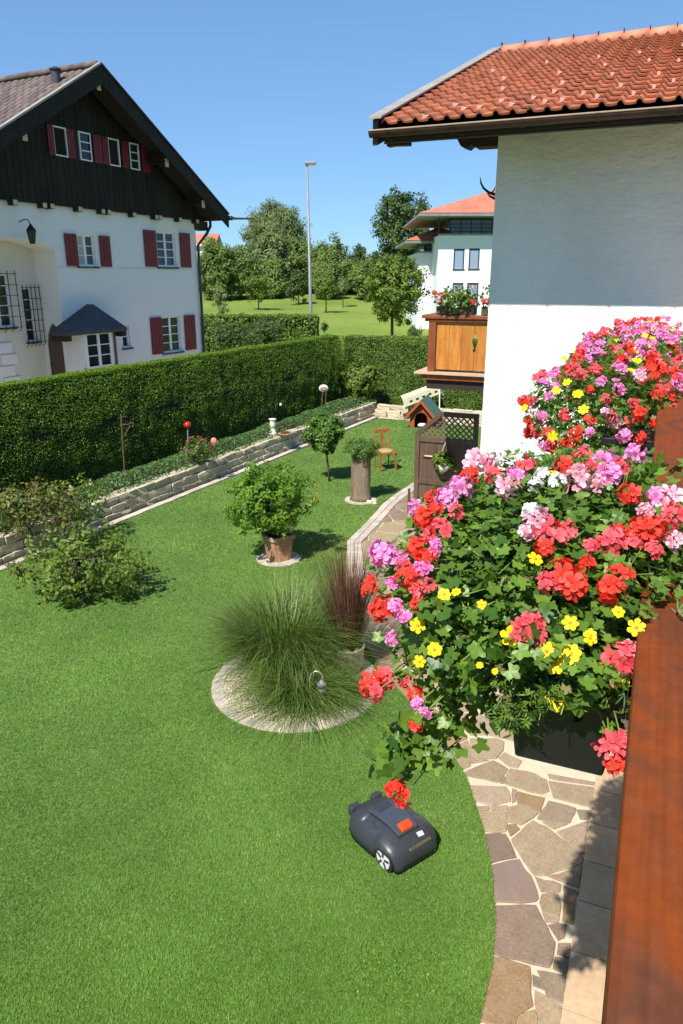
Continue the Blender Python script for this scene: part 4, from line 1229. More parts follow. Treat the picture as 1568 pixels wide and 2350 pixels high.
# bay window with a dark hipped hood
def _bu(px, py, off):
    return (PL(px, py, KH + nL * off, nL) - KH) @ eU
by0, by1 = _bu(260, 835, .45), _bu(190, 760, .45)
hu0, hu1 = _bu(287, 748, .5), _bu(144, 755, .5)
hm = _bu(213, 686, .25)
MB().fb(KH, eU, UP, nL, (by0 - .12, by1 + .05), (0, 2.9), (0, .42)).build('bay_wall', 'plaster_smooth', lh)
MB().fb(KH, eU, UP, nL, (by0 - .2, by0 - .12), (0, 2.9), (.0, .45)).fb(KH, eU, UP, nL, (by0 - .2, by1 + .1), (1.7, 1.86), (.42, .47)).build('bay_post', 'darkwood', lh)
window(lh, KH + nL * .45, eU, nL, by0, by1 - .05, 1.88, 2.86, 2, 3, rec=.03, sill=False, fr=.06)
hz0, hz1 = 2.93, 3.60
A_ = [KH + eU * a + nL * n_ + UP * hz0 for a, n_ in ((hu0, .003), (hu1, .003), (hu1, .58), (hu0, .58))]
ap = KH + eU * hm + nL * .25 + UP * hz1
apb = KH + eU * hm + nL * .003 + UP * hz1
hd = MB().add(A_ + [a - UP * .1 for a in A_] + [ap, apb], [(1, 9, 8, 2), (2, 8, 3), (3, 8, 9, 0), (1, 2, 6, 5), (2, 3, 7, 6), (3, 0, 4, 7), (4, 5, 6, 7)]).build('bay_roof', 'lead', lh)
for q in ((hu1 - .28, hu1 - .05), (hu0 + .05, hu0 + .13)):
    MB().fb(KH, eU, UP, nL, q, (2.68, 2.82), (.003, .5)).build('bay_bracket', 'beamwood', hd)

yd = MB().prism([KH + eU * a + nL * n_ + UP * -.05 for a, n_ in ((-5, .0), (14, .0), (14, 4.6), (-5, 4.6))], UP * .03).build('bounce_ground', 'gravel')  # unseen pale sheet added to bounce warm light onto the shaded house wall
tag(yd, 'unseen pale gravel sheet added behind the hedge to bounce light onto the white house', 'bounce sheet', kind='structure')
# wall lantern on a curved arm
lp = PL(73, 540, KH + nL * .38, nL)
lt = thing('wall_lantern', lp, 'black iron lantern on a curved arm above the arched recess of the white house', 'lantern')
MB().lathe(lp, [(.07, -.2), (.075, -.19), (.075, -.16)], 6).lathe(lp, [(.13, .1), (.12, .13), (.05, .22), (.02, .27)], 6).build('lantern_cap', 'iron', lt)
MB().lathe(lp, [(.065, -.16), (.105, .1)], 6).build('lantern_glass', 'glass', lt)
mb = MB()
for k in range(6):
    t = 2 * math.pi * k / 6
    mb.tube([lp + A3(.068 * math.cos(t), .068 * math.sin(t), -.16), lp + A3(.11 * math.cos(t), .11 * math.sin(t), .1)], .008, 4)
mb.tube([lp + UP * .26, lp + UP * .36 - nL * .06, lp + UP * .38 - nL * .2, lp + UP * .32 - nL * .38], .013, 6)
mb.build('lantern_arm', 'iron', lt)

# ---------------- far red-roofed house among the trees
fy = 140
a0, a1 = AY(448, 560, fy), AY(494, 533, fy)
fr = thing('far_house', (a0[0], fy, hgt(0, 130)), 'distant red-tiled roof showing between tree tops and the black gable', 'house')
MB().prism([(a0[0] - 6, fy, 1), (a1[0] - .3, fy, 1), (a1[0] - .3, fy, a0[2]), (a0[0] - 6, fy, a0[2])], A3(0, 9, 0)).build('wall', 'white_far', fr)
MB().prism([(a0[0] - 6, fy - .5, a0[2] - .5), (a0[0] - 6, fy + 9.5, a0[2] - .5), (a0[0] - 6, fy + 4.5, a1[2])], A3(a1[0] - a0[0] + 6, 0, 0)).build('roof', 'roof_far', fr)

# ---------------- white villa with glazed top storey
def villa(px0, px1, y, yb, eave_px, eave_y, wall_y, label, wins, apx, apy, ov, glaz_in):
    x0, x1 = AY(px0, 640, y)[0], AY(px1, 640, y)[0]
    zt = AY(px0, wall_y, y)[2]
    ze = AY(px0, eave_y, y - ov)[2]
    root = thing('white_villa', ((x0 + x1) / 2, y, 0), label, 'house')
    O = A3(x0, y, 0)
    X, Nn = A3(1, 0, 0), A3(0, -1, 0)
    hs = []
    for (a, b, c, d) in wins:
        p, q = AY(a, d, y), AY(b, c, y)
        hs.append((p[0] - x0, q[0] - x0, p[2], q[2]))
    mb = MB()
    wall_mesh(mb, O, X, Nn, 0, x1 - x0, 0, zt, hs, .12)
    mb.add([O, O + UP * zt, O + UP * zt + A3(0, yb, 0), O + A3(0, yb, 0)], [(0, 1, 2, 3)])
    mb.add([O + UP * zt, O + UP * zt + X * (x1 - x0), O + UP * zt + X * (x1 - x0) + A3(0, yb, 0), O + UP * zt + A3(0, yb, 0)], [(0, 1, 2, 3)])
    mb.build('wall', 'white_far', root)
    MB().fb(O, X, UP, Nn, (-.06, x1 - x0), (zt, zt + .12), (-.2, .06)).build('parapet_cap', 'galv', root)
    for h in hs:
        w = MB().fb(O, X, UP, Nn, (h[0] + .003, h[0] + .1), (h[2] + .003, h[3] - .003), (-.1, -.03)).fb(O, X, UP, Nn, (h[1] - .1, h[1] - .003), (h[2] + .003, h[3] - .003), (-.1, -.03)).fb(
            O, X, UP, Nn, (h[0] + .1, h[1] - .1), (h[3] - .12, h[3] - .003), (-.1, -.03)).fb(O, X, UP, Nn, (h[0] - .04, h[1] + .04), (h[2] - .1, h[2] - .004), (-.1, .06)).build('window', 'farframe', root)
        MB().fb(O, X, UP, Nn, (h[0] + .1, h[1] - .1), (h[2], h[3] - .12), (-.1, -.06)).build('blind', 'blind', w)
    # glazed storey
    g0 = AY(px0 + glaz_in, 640, y + .6)[0]
    gl = MB().fb(A3(g0, y + .6, 0), X, UP, A3(0, 1, 0), (0, x1 - g0 + .5), (zt + .02, ze - .1), (0, yb - 1)).build('glazed_storey', 'farglass', root)
    n = max(3, int((x1 - g0) / .8))
    for k in range(n):
        x = g0 + .1 + k * .8
        MB().fb(A3(x, y + .6, 0), X, UP, Nn, (-.035, .035), (zt + .02, ze - .1), (0, .05)).build('mullion', 'farframe', gl)
    MB().tube([A3(x0 - .05, y, zt), A3(x0 - .05, y, ze)], .06, 6).tube([A3(x0 + 1.0, y + .2, zt), A3(x0 + .4, y + .2, ze)], .06, 6).build('roof_post', 'soffit', root)
    rl = MB()
    for k in range(3):
        rl.tube([A3(x0, y + .1, zt + .3 + k * .28), A3(x1, y + .1, zt + .3 + k * .28)], .018, 4)
    rl.build('balcony_rail', 'farframe', root)
    ex0 = AY(eave_px, eave_y, y - ov)[0]
    ap_ = AY(apx, apy, y + yb / 2)
    C_ = [A3(ex0, y - ov, ze), A3(2 * ap_[0] - ex0, y - ov, ze), A3(2 * ap_[0] - ex0, y + yb + ov, ze), A3(ex0, y + yb + ov, ze)]
    r = MB().add([c for c in C_] + [ap_], [(0, 1, 4), (1, 2, 4), (2, 3, 4), (3, 0, 4)]).build('roof', 'roof_far', root)
    MB().add([c - UP * .04 for c in C_] + [c - UP * .22 for c in C_], [(0, 1, 5, 4), (1, 2, 6, 5), (2, 3, 7, 6), (3, 0, 4, 7), (4, 5, 6, 7)]).build('eave', 'galv', r)
villa(1004, 1330, 60, 11, 962, 488, 540, 'white villa with glazed top storey and red hipped roof', [(1040, 1067, 571, 617), (1075, 1102, 570, 616), (1037, 1064, 649, 700), (1070, 1099, 649, 700)], 1260, 398, 1.6, 22)
villa(958, 1014, 64, 10, 931, 551, 580, 'lower white annexe with small red roof beside the villa', [(1000, 1006, 598, 632), (997, 1003, 650, 690)], 1040, 508, 1.2, 12)

# ---------------- the wing of the own house
aw, bw = 7.778, -1.802
ae = 6.655
_e = PL(868, 285, W(ae, 0, 0), d1)
_r = PL(1140, 125, _e, d2)
bv, ze_, ar, zr = (_e - R0) @ d2, _e[2] - .02, (_r - R0) @ d1, _r[2]
wg = thing('white_wing', W(aw + 3, bw + 3, 0), 'white rough-plastered house wing with red pantile roof beside the balcony', 'house')
tn = (zr - ze_) / (ar - ae)
mb = MB()
def wallz(a):
    return ze_ + (min(a, 2 * ar - a) - ae) * tn - .2
mb.prism([W(aw, bw, 0), W(aw, bw, wallz(aw)), W(ar, bw, wallz(ar)), W(2 * ar - aw, bw, wallz(aw)), W(2 * ar - aw, bw, 0)], d2 * 6.5)
wl_ = mb.build('wall', 'plaster', wg)
r_ = MB()
for sg in (0, 1):
    P = [(ar, zr), (ae + .02, ze_), (ae + .02, ze_ - .1), (ar, zr - .1)]
    if sg:
        P = [(2 * ar - a, z) for a, z in P]
    r_.prism([W(a, bv + .04, z - .03) for a, z in P], d2 * 7.2)
wr = r_.build('roof', 'beamwood', wg)
es2 = unit(d1 + UP * tn)
sl2 = math.hypot(ar - ae, zr - ze_)
nrow2, ncol2 = 20, 30
pl2 = sl2 / nrow2
o2 = W(ae - .03, bv + .05, ze_)
hk = [(2, 0.9), (4, 1), (5, 1), (7, 1), (9, 1), (10, 1), (12, 1), (14, 1), (3, 2), (6, 2.9), (8, 2), (9, 3), (11, 2.1), (13, 3), (15, 2), (16, 3), (17, 1), (5, 5), (9, 5), (12, 6), (15, 5), (4, 8), (8, 8), (11, 9), (14, 9), (16, 8), (2, 11), (6, 12), (10, 12), (13, 12), (16, 13)]
hk = [(i, int(j)) for i, j in hk]
nz2 = np.cross(d2, es2)
tile_roof(wr, o2, d2, es2, ncol2, nrow2, .147, pl2, .034, 'roof_red', 300, lambda c: (0 if c[0] < 19 else 50) + c[1] + c[0] * .3, hk)
for k in range(18):
    p = W(ar, bv + .05 + k * .33, zr + .02)
    rt = MB().tube([p, p + d2 * .35], [.085, .095], 10).build('ridge_tile', 'ridge', wr, smooth=True)
    MB().fb(p, d2, d1, UP, (.02, .03), (-.1, .1), (.08, .1)).fb(p, d2, d1, UP, (.02, .03), (-.01, .01), (.1, .125)).build('ridge_clip', 'rust', rt)
# verge board with a sheet-metal cover
MB().prism([W(a, bv - .06, z + .075) for a, z in ((ae - .12, ze_ - .03), (ar, zr), (ar, zr + .018), (ae - .12, ze_ - .012))], d2 * .135).build('verge_cover', 'verge', wr)
MB().prism([W(a, bv - .03, z) for a, z in ((ae - .06, ze_ - .17), (ar, zr - .15), (ar, zr + .074), (ae - .06, ze_ + .05))], d2 * .05).build('verge_board', 'gutter', wr)
# half-round copper gutter on brackets
gt = MB()
n_ = 8
prof = [(ae - .075 + .052 * math.cos(t), ze_ - .055 - .052 * math.sin(t)) for t in (math.pi * k / n_ for k in range(n_ + 1))]
prof2 = [(ae - .075 + .046 * math.cos(t), ze_ - .055 - .046 * math.sin(t)) for t in (math.pi * k / n_ for k in range(n_, -1, -1))]
gt.prism([W(a, bv - .05, z) for a, z in prof + prof2], d2 * 7.0)
gt.prism([W(a, bv - .05, z) for a, z in prof], d2 * .004)
gu = gt.build('gutter', 'gutter', wr)
MB().tube([W(ae - .127, bv - .05, ze_ - .052), W(ae - .127, bv + 6.9, ze_ - .052)], .007, 6).build('gutter_lip', 'gutterlip', gu)
for k in range(11):
    b_ = bv + .12 + k * .62
    MB().tube([W(ae - .075 + .056 * math.cos(t), b_, ze_ - .055 - .056 * math.sin(t)) for t in (math.pi * q / 8 for q in range(9))], .008, 5).build('gutter_bracket', 'gutter', gu)
MB().fb(R0, d1, d2, UP, (ae + .0, ae + .03), (bv + .02, 4.4), (ze_ - .125, ze_ - .04)).build('fascia', 'beamwood', wr)
MB().prism([W(ae + .03, bv + .05, ze_ - .135), W(aw - .01, bv + .05, ze_ - .135 + (aw - ae) * tn), W(aw - .01, bv + .05, ze_ - .15 + (aw - ae) * tn), W(ae + .03, bv + .05, ze_ - .15)], d2 * 7).build('soffit', 'soffit', wr)
# carved purlin heads carrying the verge
def purlin(a, z, b1, w=.2, h=.2):
    pr = [(bw + .02, z), (b1 + .22, z), (b1 + .17, z + .03), (b1 + .13, z - .005), (b1 + .06, z + .02), (b1 + .03, z + .07), (b1, z + h * .6), (b1 - .02, z + h), (bw + .02, z + h)]
    MB().prism([W(a, b_, z_) for b_, z_ in pr], d1 * w).build('purlin', 'beamwood', wr, bevel=.008)
pz = PL(1090, 338, W(aw + .02, 0, 0), d1)[2]
pb = (PL(1045, 320, W(aw + .02, 0, 0), d1) - R0) @ d2
purlin(aw + .02, pz, pb)
purlin(ar, zr - .5, bv + .1)
pq = PL(905, 335, W(ae + .25, 0, 0), d1)
bq = (pq - R0) @ d2
MB().prism([W(ae + .2, b_, z_) for b_, z_ in ((bq - .06, ze_ - .06), (bq - .06, ze_ - .14), (bq, pq[2]), (bq + .16, ze_ - .14), (bq + .16, ze_ - .06))], d1 * .1).build('rafter_head', 'beamwood', wr)

# ---------------- antler trophy on the gable wall
tp = W(9.4, bw, 0)
def onb(px, py, a=9.4):
    return PL(px, py, W(a, 0, 0), d1)
at = thing('antler_trophy', onb(1143, 455), 'black curved antler trophy sticking out from the gable wall below the roof', 'antlers')
MB().tube([onb(1150, 452), onb(1138, 447), onb(1122, 442), onb(1110, 432), onb(1104, 420), onb(1102, 406)], [.02, .02, .017, .014, .011, .003], 7).tube([onb(1128, 445), onb(1134, 436), onb(1137, 428)], [.012, .009, .003], 6).build('antler', 'iron', at, smooth=True)
MB().tube([onb(1150, 458, 9.6), onb(1136, 456, 9.6), onb(1124, 450, 9.6), onb(1118, 444, 9.6)], [.018, .017, .013, .004], 7).build('antler', 'iron', at, smooth=True)
MB().ball(onb(1152, 457, 9.5), .05, 10).build('skull', 'whitecer', at)

# ---------------- wooden balcony at the back of the wing
fa = 11.665
fb = thing('carved_balcony', W(fa + .9, -2.7, 2.5), 'honey-coloured wooden balcony with cut-out boards projecting from the far side of the wing', 'balcony')
MB().fb(R0, d1, d2, UP, (fa - .02, fa + .1), (-3.614, -3.487), (2.79, 3.63)).build('post', 'balpost', fb, bevel=.006)
b_ = -3.48
k = 0
while b_ < bw - .02:
    b2 = min(b_ + .215, bw - .003)
    if b2 - b_ > .03:
        mb = MB()
        if k in (2, 5):
            c = (b_ + b2) / 2 + .1
            mb.prism([W(fa + .02, x, z) for x, z in ((b_ + .003, 2.83), (b2 - .003, 2.83), (b2 - .003, 3.12), (b2 - .03, 3.16), (b2 - .005, 3.2), (b2 - .045, 3.3), (b2 - .02, 3.4), (b2 - .003, 3.42), (b2 - .003, 3.61), (b_ + .003, 3.61))], d1 * .025)
        elif k in (3, 6):
            mb.prism([W(fa + .02, x, z) for x, z in ((b_ + .003, 2.83), (b2 - .003, 2.83), (b2 - .003, 3.61), (b_ + .003, 3.61), (b_ + .003, 3.42), (b_ + .03, 3.38), (b_ + .055, 3.3), (b_ + .02, 3.2), (b_ + .03, 3.16), (b_ + .003, 3.12))], d1 * .025)
        else:
            mb.fb(R0, d1, d2, UP, (fa + .02, fa + .045), (b_ + .003, b2 - .003), (2.83, 3.61))
        mb.build('board', 'balwood', fb)
    b_ = b2
    k += 1
a_ = fa + .12
while a_ < 13.9:
    MB().fb(R0, d1, d2, UP, (a_, a_ + .2), (-3.60, -3.575), (2.83, 3.61)).build('board', 'balwood', fb)
    a_ += .206
MB().fb(R0, d1, d2, UP, (fa - .06, fa + .14), (-3.73, bw - .003), (3.66, 3.72)).fb(R0, d1, d2, UP, (fa - .03, fa + .1), (-3.68, bw - .003), (3.612, 3.658)).build('hand_rail', 'balpost', fb, bevel=.006)
MB().fb(R0, d1, d2, UP, (fa + .145, 13.9), (-3.73, -3.5), (3.66, 3.72)).build('hand_rail', 'balpost', fb, bevel=.006)
MB().fb(R0, d1, d2, UP, (fa - .12, 13.9), (-3.815, bw - .004), (2.755, 2.79)).build('floor', 'deck', fb)
MB().fb(R0, d1, d2, UP, (fa - .06, 13.9), (-3.70, bw - .004), (2.66, 2.752)).build('beam', 'balpost', fb)
MB().fb(R0, d1, d2, UP, (fa - .0, fa + .14), (-3.62, bw - .004), (2.5, 2.655)).build('beam', 'beamwood', fb)

# ---------------- the balcony the photograph was taken from
ob = thing('balcony', W(2, .6, 2.6), 'balcony with broad red-brown glazed hand rail carrying the flower boxes', 'balcony')
hr = MB().fb(R0, d1, d2, UP, (-1.8, aw - .01), (0, .16), (3.635, 3.68)).build('hand_rail', 'rail', ob, bevel=.008)
for a_ in (-1.7, .35, 2.55, 4.4, 6.2, 7.6):
    MB().fb(R0, d1, d2, UP, (a_, a_ + .1), (.065, .155), (2.601, 3.634)).build('post', 'balpost', ob, bevel=.005)
a_ = -1.75
while a_ < aw - .25:
    MB().fb(R0, d1, d2, UP, (a_, a_ + .17), (.045, .064), (2.62, 3.52)).build('board', 'balwood', ob)
    a_ += .178
MB().fb(R0, d1, d2, UP, (-1.8, aw - .01), (.14, 1.6), (2.46, 2.6)).build('floor', 'deck', ob)
mh = MB().fb(R0, d1, d2, UP, (-4, aw - .012), (1.6, 5.5), (0, 5.3))
mw = tag(mh.build('main_house_wall', 'plaster'), 'white plastered main house wall behind the balcony', 'wall')
# ================================================================== GARDEN THINGS
# ---- tall street lamp in the park
lb = far_base(713, 48)
sl_ = thing('street_lamp', lb, 'tall slim galvanised lamp post with a flat head in the park', 'lamp post')
tz = AY(703, 378, 48)[2]
MB().tube([lb, lb + UP * 1.2, A3(lb[0] - .12, 48, tz)], [.14, .12, .06], 10).build('pole', 'galv', sl_, smooth=True)
hp = A3(lb[0] - .12, 48, tz)
MB().fb(hp, A3(1, 0, 0), A3(0, 1, 0), UP, (-.14, .52), (-.16, .16), (0, .17)).build('lamp_head', 'galv', sl_, bevel=.05)
MB().fb(hp, A3(1, 0, 0), A3(0, 1, 0), UP, (.02, .46), (-.12, .12), (-.05, -.002)).build('lamp_glass', 'whitecer', sl_, bevel=.02)

# ---- round bed: kerb of pavers, pebbles, grasses
bed = thing('round_bed', BED_C, None, None)
tag(bed, 'round bed edged with pavers and filled with cream pebbles', 'flower bed', kind='structure')
MB().lathe(BED_C, [(BED_R, -.04), (BED_R, .028), (.05, .03)], 40).build('bed_ground', 'gravel', bed)
nk = 30
for k in range(nk):
    t = 2 * math.pi * (k + .5) / nk
    c = BED_C + A3(math.cos(t), math.sin(t), 0) * (BED_R - .07)
    lay(bed, c, A3(-math.sin(t), math.cos(t), 0), 2 * math.pi * (BED_R - .07) / nk * .96, .13, .04 + random.uniform(-.006, .006))
peb = []
for k in range(5200):
    r, t = (BED_R - .14) * math.sqrt(random.random()), random.uniform(0, 2 * math.pi)
    peb.append((BED_C[0] + r * math.cos(t), BED_C[1] + r * math.sin(t), .03 + random.uniform(0, .012), random.uniform(.008, .017)))
peb = np.array(peb)
ov = np.array([(1, 0, 0), (-1, 0, 0), (0, 1, 0), (0, -1, 0), (0, 0, .7), (0, 0, -.7)], float)
ot = np.array([(0, 2, 4), (2, 1, 4), (1, 3, 4), (3, 0, 4), (2, 0, 5), (1, 2, 5), (3, 1, 5), (0, 3, 5)])
ang = rng.uniform(0, 6.28, len(peb))
rot = np.stack([np.stack([np.cos(ang), -np.sin(ang)], 1), np.stack([np.sin(ang), np.cos(ang)], 1)], 1)
vv = np.repeat(ov[None], len(peb), 0)
vv[:, :, :2] = np.einsum('nij,nkj->nki', rot, vv[:, :, :2] * A3(1.25, .9))
vv = vv * peb[:, 3][:, None, None] + peb[:, None, :3]
tt = (np.arange(len(peb))[:, None, None] * 6 + ot[None]).reshape(-1, 3)
pb_ = link('pebbles', np_mesh('pebbles', vv.reshape(-1, 3), tt, 'gravel', ORG[bed.name], smooth=True), bed)
tag(pb_, kind='stuff')
def blade_arrays(base, az, lean, length, width, droop, seg=5, tip=.1):
    n = len(base)
    s = np.linspace(0, 1, seg + 1)[None, :, None]
    out = np.stack([np.cos(az), np.sin(az), 0 * az], 1)[:, None, :]
    L_ = length[:, None, None]
    ln = lean[:, None, None]
    dr_ = droop[:, None, None]
    p = base[:, None, :] + L_ * (out * (ln * s + dr_ * s ** 2.2 * .8) + UP * (s * np.sqrt(np.clip(1 - ln ** 2, .05, 1)) - dr_ * .75 * s ** 3))
    side = np.stack([-np.sin(az), np.cos(az), 0 * az], 1)[:, None, :]
    w = width[:, None, None] * (1 - (1 - tip) * s ** 1.5)
    v = np.stack([p - side * w, p + side * w], 2).reshape(n, -1, 3)
    f = []
    for i in range(seg):
        a = 2 * i
        f += [(a, a + 1, a + 3), (a, a + 3, a + 2)]
    t = (np.arange(n)[:, None, None] * (2 * seg + 2) + np.array(f)[None]).reshape(-1, 3)
    return v.reshape(-1, 3), t, np.repeat(rng.random(n), 2 * seg + 2)
def tuft(name, c, rad, n, h0, h1, lean, droop, wdt, m, label, part='blades', cat='ornamental grass', group=None):
    root = thing(name, c, label, cat, group)
    a = rng.uniform(0, 2 * math.pi, n)
    r = rad * np.sqrt(rng.random(n))
    base = np.stack([c[0] + r * np.cos(a), c[1] + r * np.sin(a), np.full(n, c[2])], 1)
    az = a + rng.normal(0, .5, n)
    ln = np.clip(np.abs(rng.normal(lean, lean * .5, n)) * (.4 + .6 * r / rad), 0, .92)
    leaf_obj(part, blade_arrays(base, az, ln, rng.uniform(h0, h1, n), wdt * rng.uniform(.7, 1.3, n), np.clip(rng.normal(droop, droop * .4, n), 0, 1)), m, root)
    return root
tuft('miscanthus', BED_C + A3(-.14, .3, .03), .34, 2600, .7, 1.36, .31, .42, .004, 'l_grass', 'tall arching clump of fine green grass filling the round bed', group='grass clumps')
tuft('miscanthus', BED_C + A3(-.34, .42, .03), .24, 1200, .6, 1.1, .42, .55, .004, 'l_grass', 'leaning grass clump spilling over the lawn side of the round bed', group='grass clumps')
tuft('fountain_grass', BED_C + A3(.06, -.36, .03), .22, 2000, .42, .76, .58, .6, .0034, 'l_grass', 'lower fountain-shaped grass clump at the front of the round bed beside the small lantern', group='grass clumps')
tuft('fountain_grass', BED_C + A3(.5, -.34, .03), .12, 420, .28, .46, .6, .65, .0034, 'l_grass', 'small green grass clump by the pale clay pot', group='grass clumps')
tuft('seed_grass', BED_C + A3(.06, .66, .03), .26, 1100, .6, 1.05, .35, .4, .0036, 'l_grass', 'loose grass behind the tall arching clump', group='grass clumps')

# ---- pale clay pot with dry red stems
rp = G(800, 1538, .03)
cp = thing('clay_pot', rp, 'pale round clay pot with pebbles on its soil at the back of the round bed', 'pot')
MB().lathe(rp, [(.13, 0), (.165, .12), (.178, .30), (.188, .315), (.18, .325), (.16, .32), (.152, .28), (.02, .27)], 22).build('pot_body', 'claypot', cp, smooth=True)
for k in range(5):
    t = 1.0 + k * 1.15
    MB().ball(rp + A3(.09 * math.cos(t), .09 * math.sin(t), .295), random.uniform(.03, .045), 8, .12, (1.2, 1, .7)).build('stone', 'gravel', cp, smooth=True)
tuft('red_stem_grass', rp + UP * .27, .1, 900, .7, 1.42, .27, .05, .0034, 'l_stem', 'upright bundle of dry red-brown stems standing in the pale clay pot', 'stems', 'ornamental grass')

# ---- little shepherd hook with lantern in the round bed
hb = G(712, 1625, .03)
hk_ = thing('lantern_hook', hb, 'short pale metal crook carrying a little lantern in the round bed', 'lantern hook')
s_ = .0042
cr = [hb, hb + UP * .34, hb + A3(.015, 0, .40), hb + A3(.06, 0, .435), hb + A3(.11, 0, .42), hb + A3(.135, 0, .38), hb + A3(.13, 0, .355), hb + A3(.145, 0, .35)]
MB().tube(cr, .006, 6).build('crook', 'silverrod', hk_, smooth=True)
lc = hb + A3(.125, 0, .27)
ln_ = thing('hanging_lantern', lc, 'tiny round dark lantern hanging from the pale crook', 'lantern')
MB().lathe(lc, [(.03, -.09), (.045, -.08), (.05, -.04), (.048, -.03)], 14).lathe(lc, [(.055, .0), (.05, .025), (.02, .055), (.006, .07)], 14).tube([lc + UP * .065, lc + UP * .1], .003, 5).build('lantern_frame', 'galv', ln_, smooth=True)
MB().lathe(lc, [(.042, -.03), (.045, .0)], 14).build('lantern_glass', 'glass', ln_, smooth=True)

# ---- terracotta pot with shrub
pd = thing('stone_pad', POT_C, None, None)
tag(pd, 'round stone pad set in the lawn under the terracotta pot', 'paving', kind='structure')
def pad(root, c, r, n):
    MB().lathe(c, [(r, -.04), (r - .01, .026), (.02, .028)], 24).build('pad_bed', 'mortar', root)
    for k in range(n):
        t = 2 * math.pi * (k + .5) / n
        lay(root, c + A3(math.cos(t), math.sin(t), 0) * (r - .085), A3(-math.sin(t), math.cos(t), 0), 2 * math.pi * (r - .085) / n * .95, .15, .038)
pad(pd, POT_C, .36, 13)
tpot = thing('terracotta_pot', POT_C + UP * .03, 'square tapered terracotta pot with heavy rim on a stone pad in the lawn', 'pot')
def sqpot(c, h, r0, r1, rot):
    mb = MB()
    lv = [(r0, 0), (r1 * .96, h * .84), (r1 * 1.08, h * .85), (r1 * 1.1, h), (r1 * .92, h), (r1 * .88, h * .88), (.01, h * .87)]
    vs = []
    for r, z in lv:
        for k in range(16):
            t = 2 * math.pi * k / 16
            q = (abs(math.cos(t)) ** 6 + abs(math.sin(t)) ** 6) ** (-1 / 6)
            x, y = r * q * math.cos(t), r * q * math.sin(t)
            vs.append(c + A3(x * math.cos(rot) - y * math.sin(rot), x * math.sin(rot) + y * math.cos(rot), z))
    mb.add(vs, [(i * 16 + k, i * 16 + (k + 1) % 16, (i + 1) * 16 + (k + 1) % 16, (i + 1) * 16 + k) for i in range(len(lv) - 1) for k in range(16)] + [tuple(range(15, -1, -1))])
    return mb
sqpot(POT_C + UP * .03, .42, .16, .205, .6).build('pot_body', 'terracotta', tpot, smooth=False, bevel=.006)
MB().lathe(POT_C + UP * .03, [(.17, .36), (.17, .385), (.01, .395)], 14).build('soil', 'soil', tpot)
pc = AY(616, 1143, POT_C[1])
plant('citrus_shrub', POT_C + UP * .41, pc, (.72, .66, .60), 230, 56, .115, .066, 'l_citrus', 'round bright green shrub with a few orange-yellow blooms growing in the terracotta pot', 'shrub', trunk_r=.025, wid=.42, fill=.72, nlimb=40, shape=lambda q: np.array([1 + .4 * mnoise.noise((x[0] * 2.3, x[1] * 2.3 + 4, x[2] * 2.3)) for x in q]), extra=blossoms('f_orange', 13, .022, .45))

# ---- log planter
pd2 = thing('stone_pad', STUMP_C, None, None)
tag(pd2, 'round stone pad under the upright log', 'paving', kind='structure')
pad(pd2, STUMP_C, .33, 13)
lgt = thing('log_planter', STUMP_C + UP * .03, 'upright barkless tree log used as a plant stand', 'log')
hl = AY(828, 1043, STUMP_C[1])[2]
mb = MB()
prof = []
vs, nn, mm = [], 26, 12
for i in range(mm + 1):
    z = .03 + (hl - .03) * i / mm
    for k in range(nn):
        t = 2 * math.pi * k / nn
        r = (.185 + .012 * math.cos(2 * t + 1) + .035 * max(0, 1 - i / 2.2) ** 2) * (1 + .05 * mnoise.noise((math.cos(t) * 2.2, math.sin(t) * 2.2, z * .9)) + .02 * mnoise.noise((math.cos(t) * 8, math.sin(t) * 8, z * 2)))
        vs.append(STUMP_C + A3(r * math.cos(t), r * math.sin(t), z))
mb.add(vs, [(i * nn + k, i * nn + (k + 1) % nn, (i + 1) * nn + (k + 1) % nn, (i + 1) * nn + k) for i in range(mm) for k in range(nn)] + [tuple(range(mm * nn, (mm + 1) * nn)), tuple(range(nn - 1, -1, -1))])
mb.build('trunk', 'log', lgt, smooth=True)
cpx = STUMP_C + UP * hl
plant('trailing_plant', cpx, cpx + UP * .12, (.42, .38, .21), 80, 60, .08, .052, 'l_shrub', 'bushy small-leaved plant growing out of the top of the upright log', 'plant', trunk_r=.01, wid=.35, fill=.7, nlimb=20, trunk='stem', crown='foliage')
for px, py, r in ((848, 1156, .06), (860, 1158, .045), (855, 1150, .05)):
    st = MB().ball(G(px, py) + UP * r * .6, r, 10, .12, (1.2, 1, .75)).build('stone', 'limestone', smooth=True)
    tag(st, 'small pale stone lying at the foot of the upright log', 'stone', 'stones by the log')

# ---- wooden chair on the lawn
cc_ = G(884, 1079)
chr_ = thing('wooden_chair', cc_, 'old orange-brown wooden chair with a planted straw seat standing on the lawn', 'chair')
cf = unit(A3(.35, -.93, 0))      # direction it faces
cs = A3(-cf[1], cf[0], 0)
seat_z, sw_, sd_ = .46, .42, .40
for sx in (-1, 1):
    MB().beam(cc_ + cs * sx * .19 + cf * .18, cc_ + cs * sx * .185 + cf * .17 + UP * seat_z, .036, .036, cf).build('leg', 'chairwood', chr_)
    MB().tube([cc_ + cs * sx * .17 - cf * .22, cc_ + cs * sx * .18 - cf * .18 + UP * seat_z, cc_ + cs * sx * .185 - cf * .25 + UP * .93], [.016, .02, .015], 6).build('leg', 'chairwood', chr_)
MB().fb(cc_, cs, cf, UP, (-.21, .21), (-.19, .21), (seat_z - .04, seat_z)).build('seat_frame', 'chairwood', chr_, bevel=.008)
MB().ball(cc_ + UP * (seat_z + .01), .19, 16, .06, (1.02, 1.0, .22)).build('straw_seat', 'cushion', chr_, smooth=True)
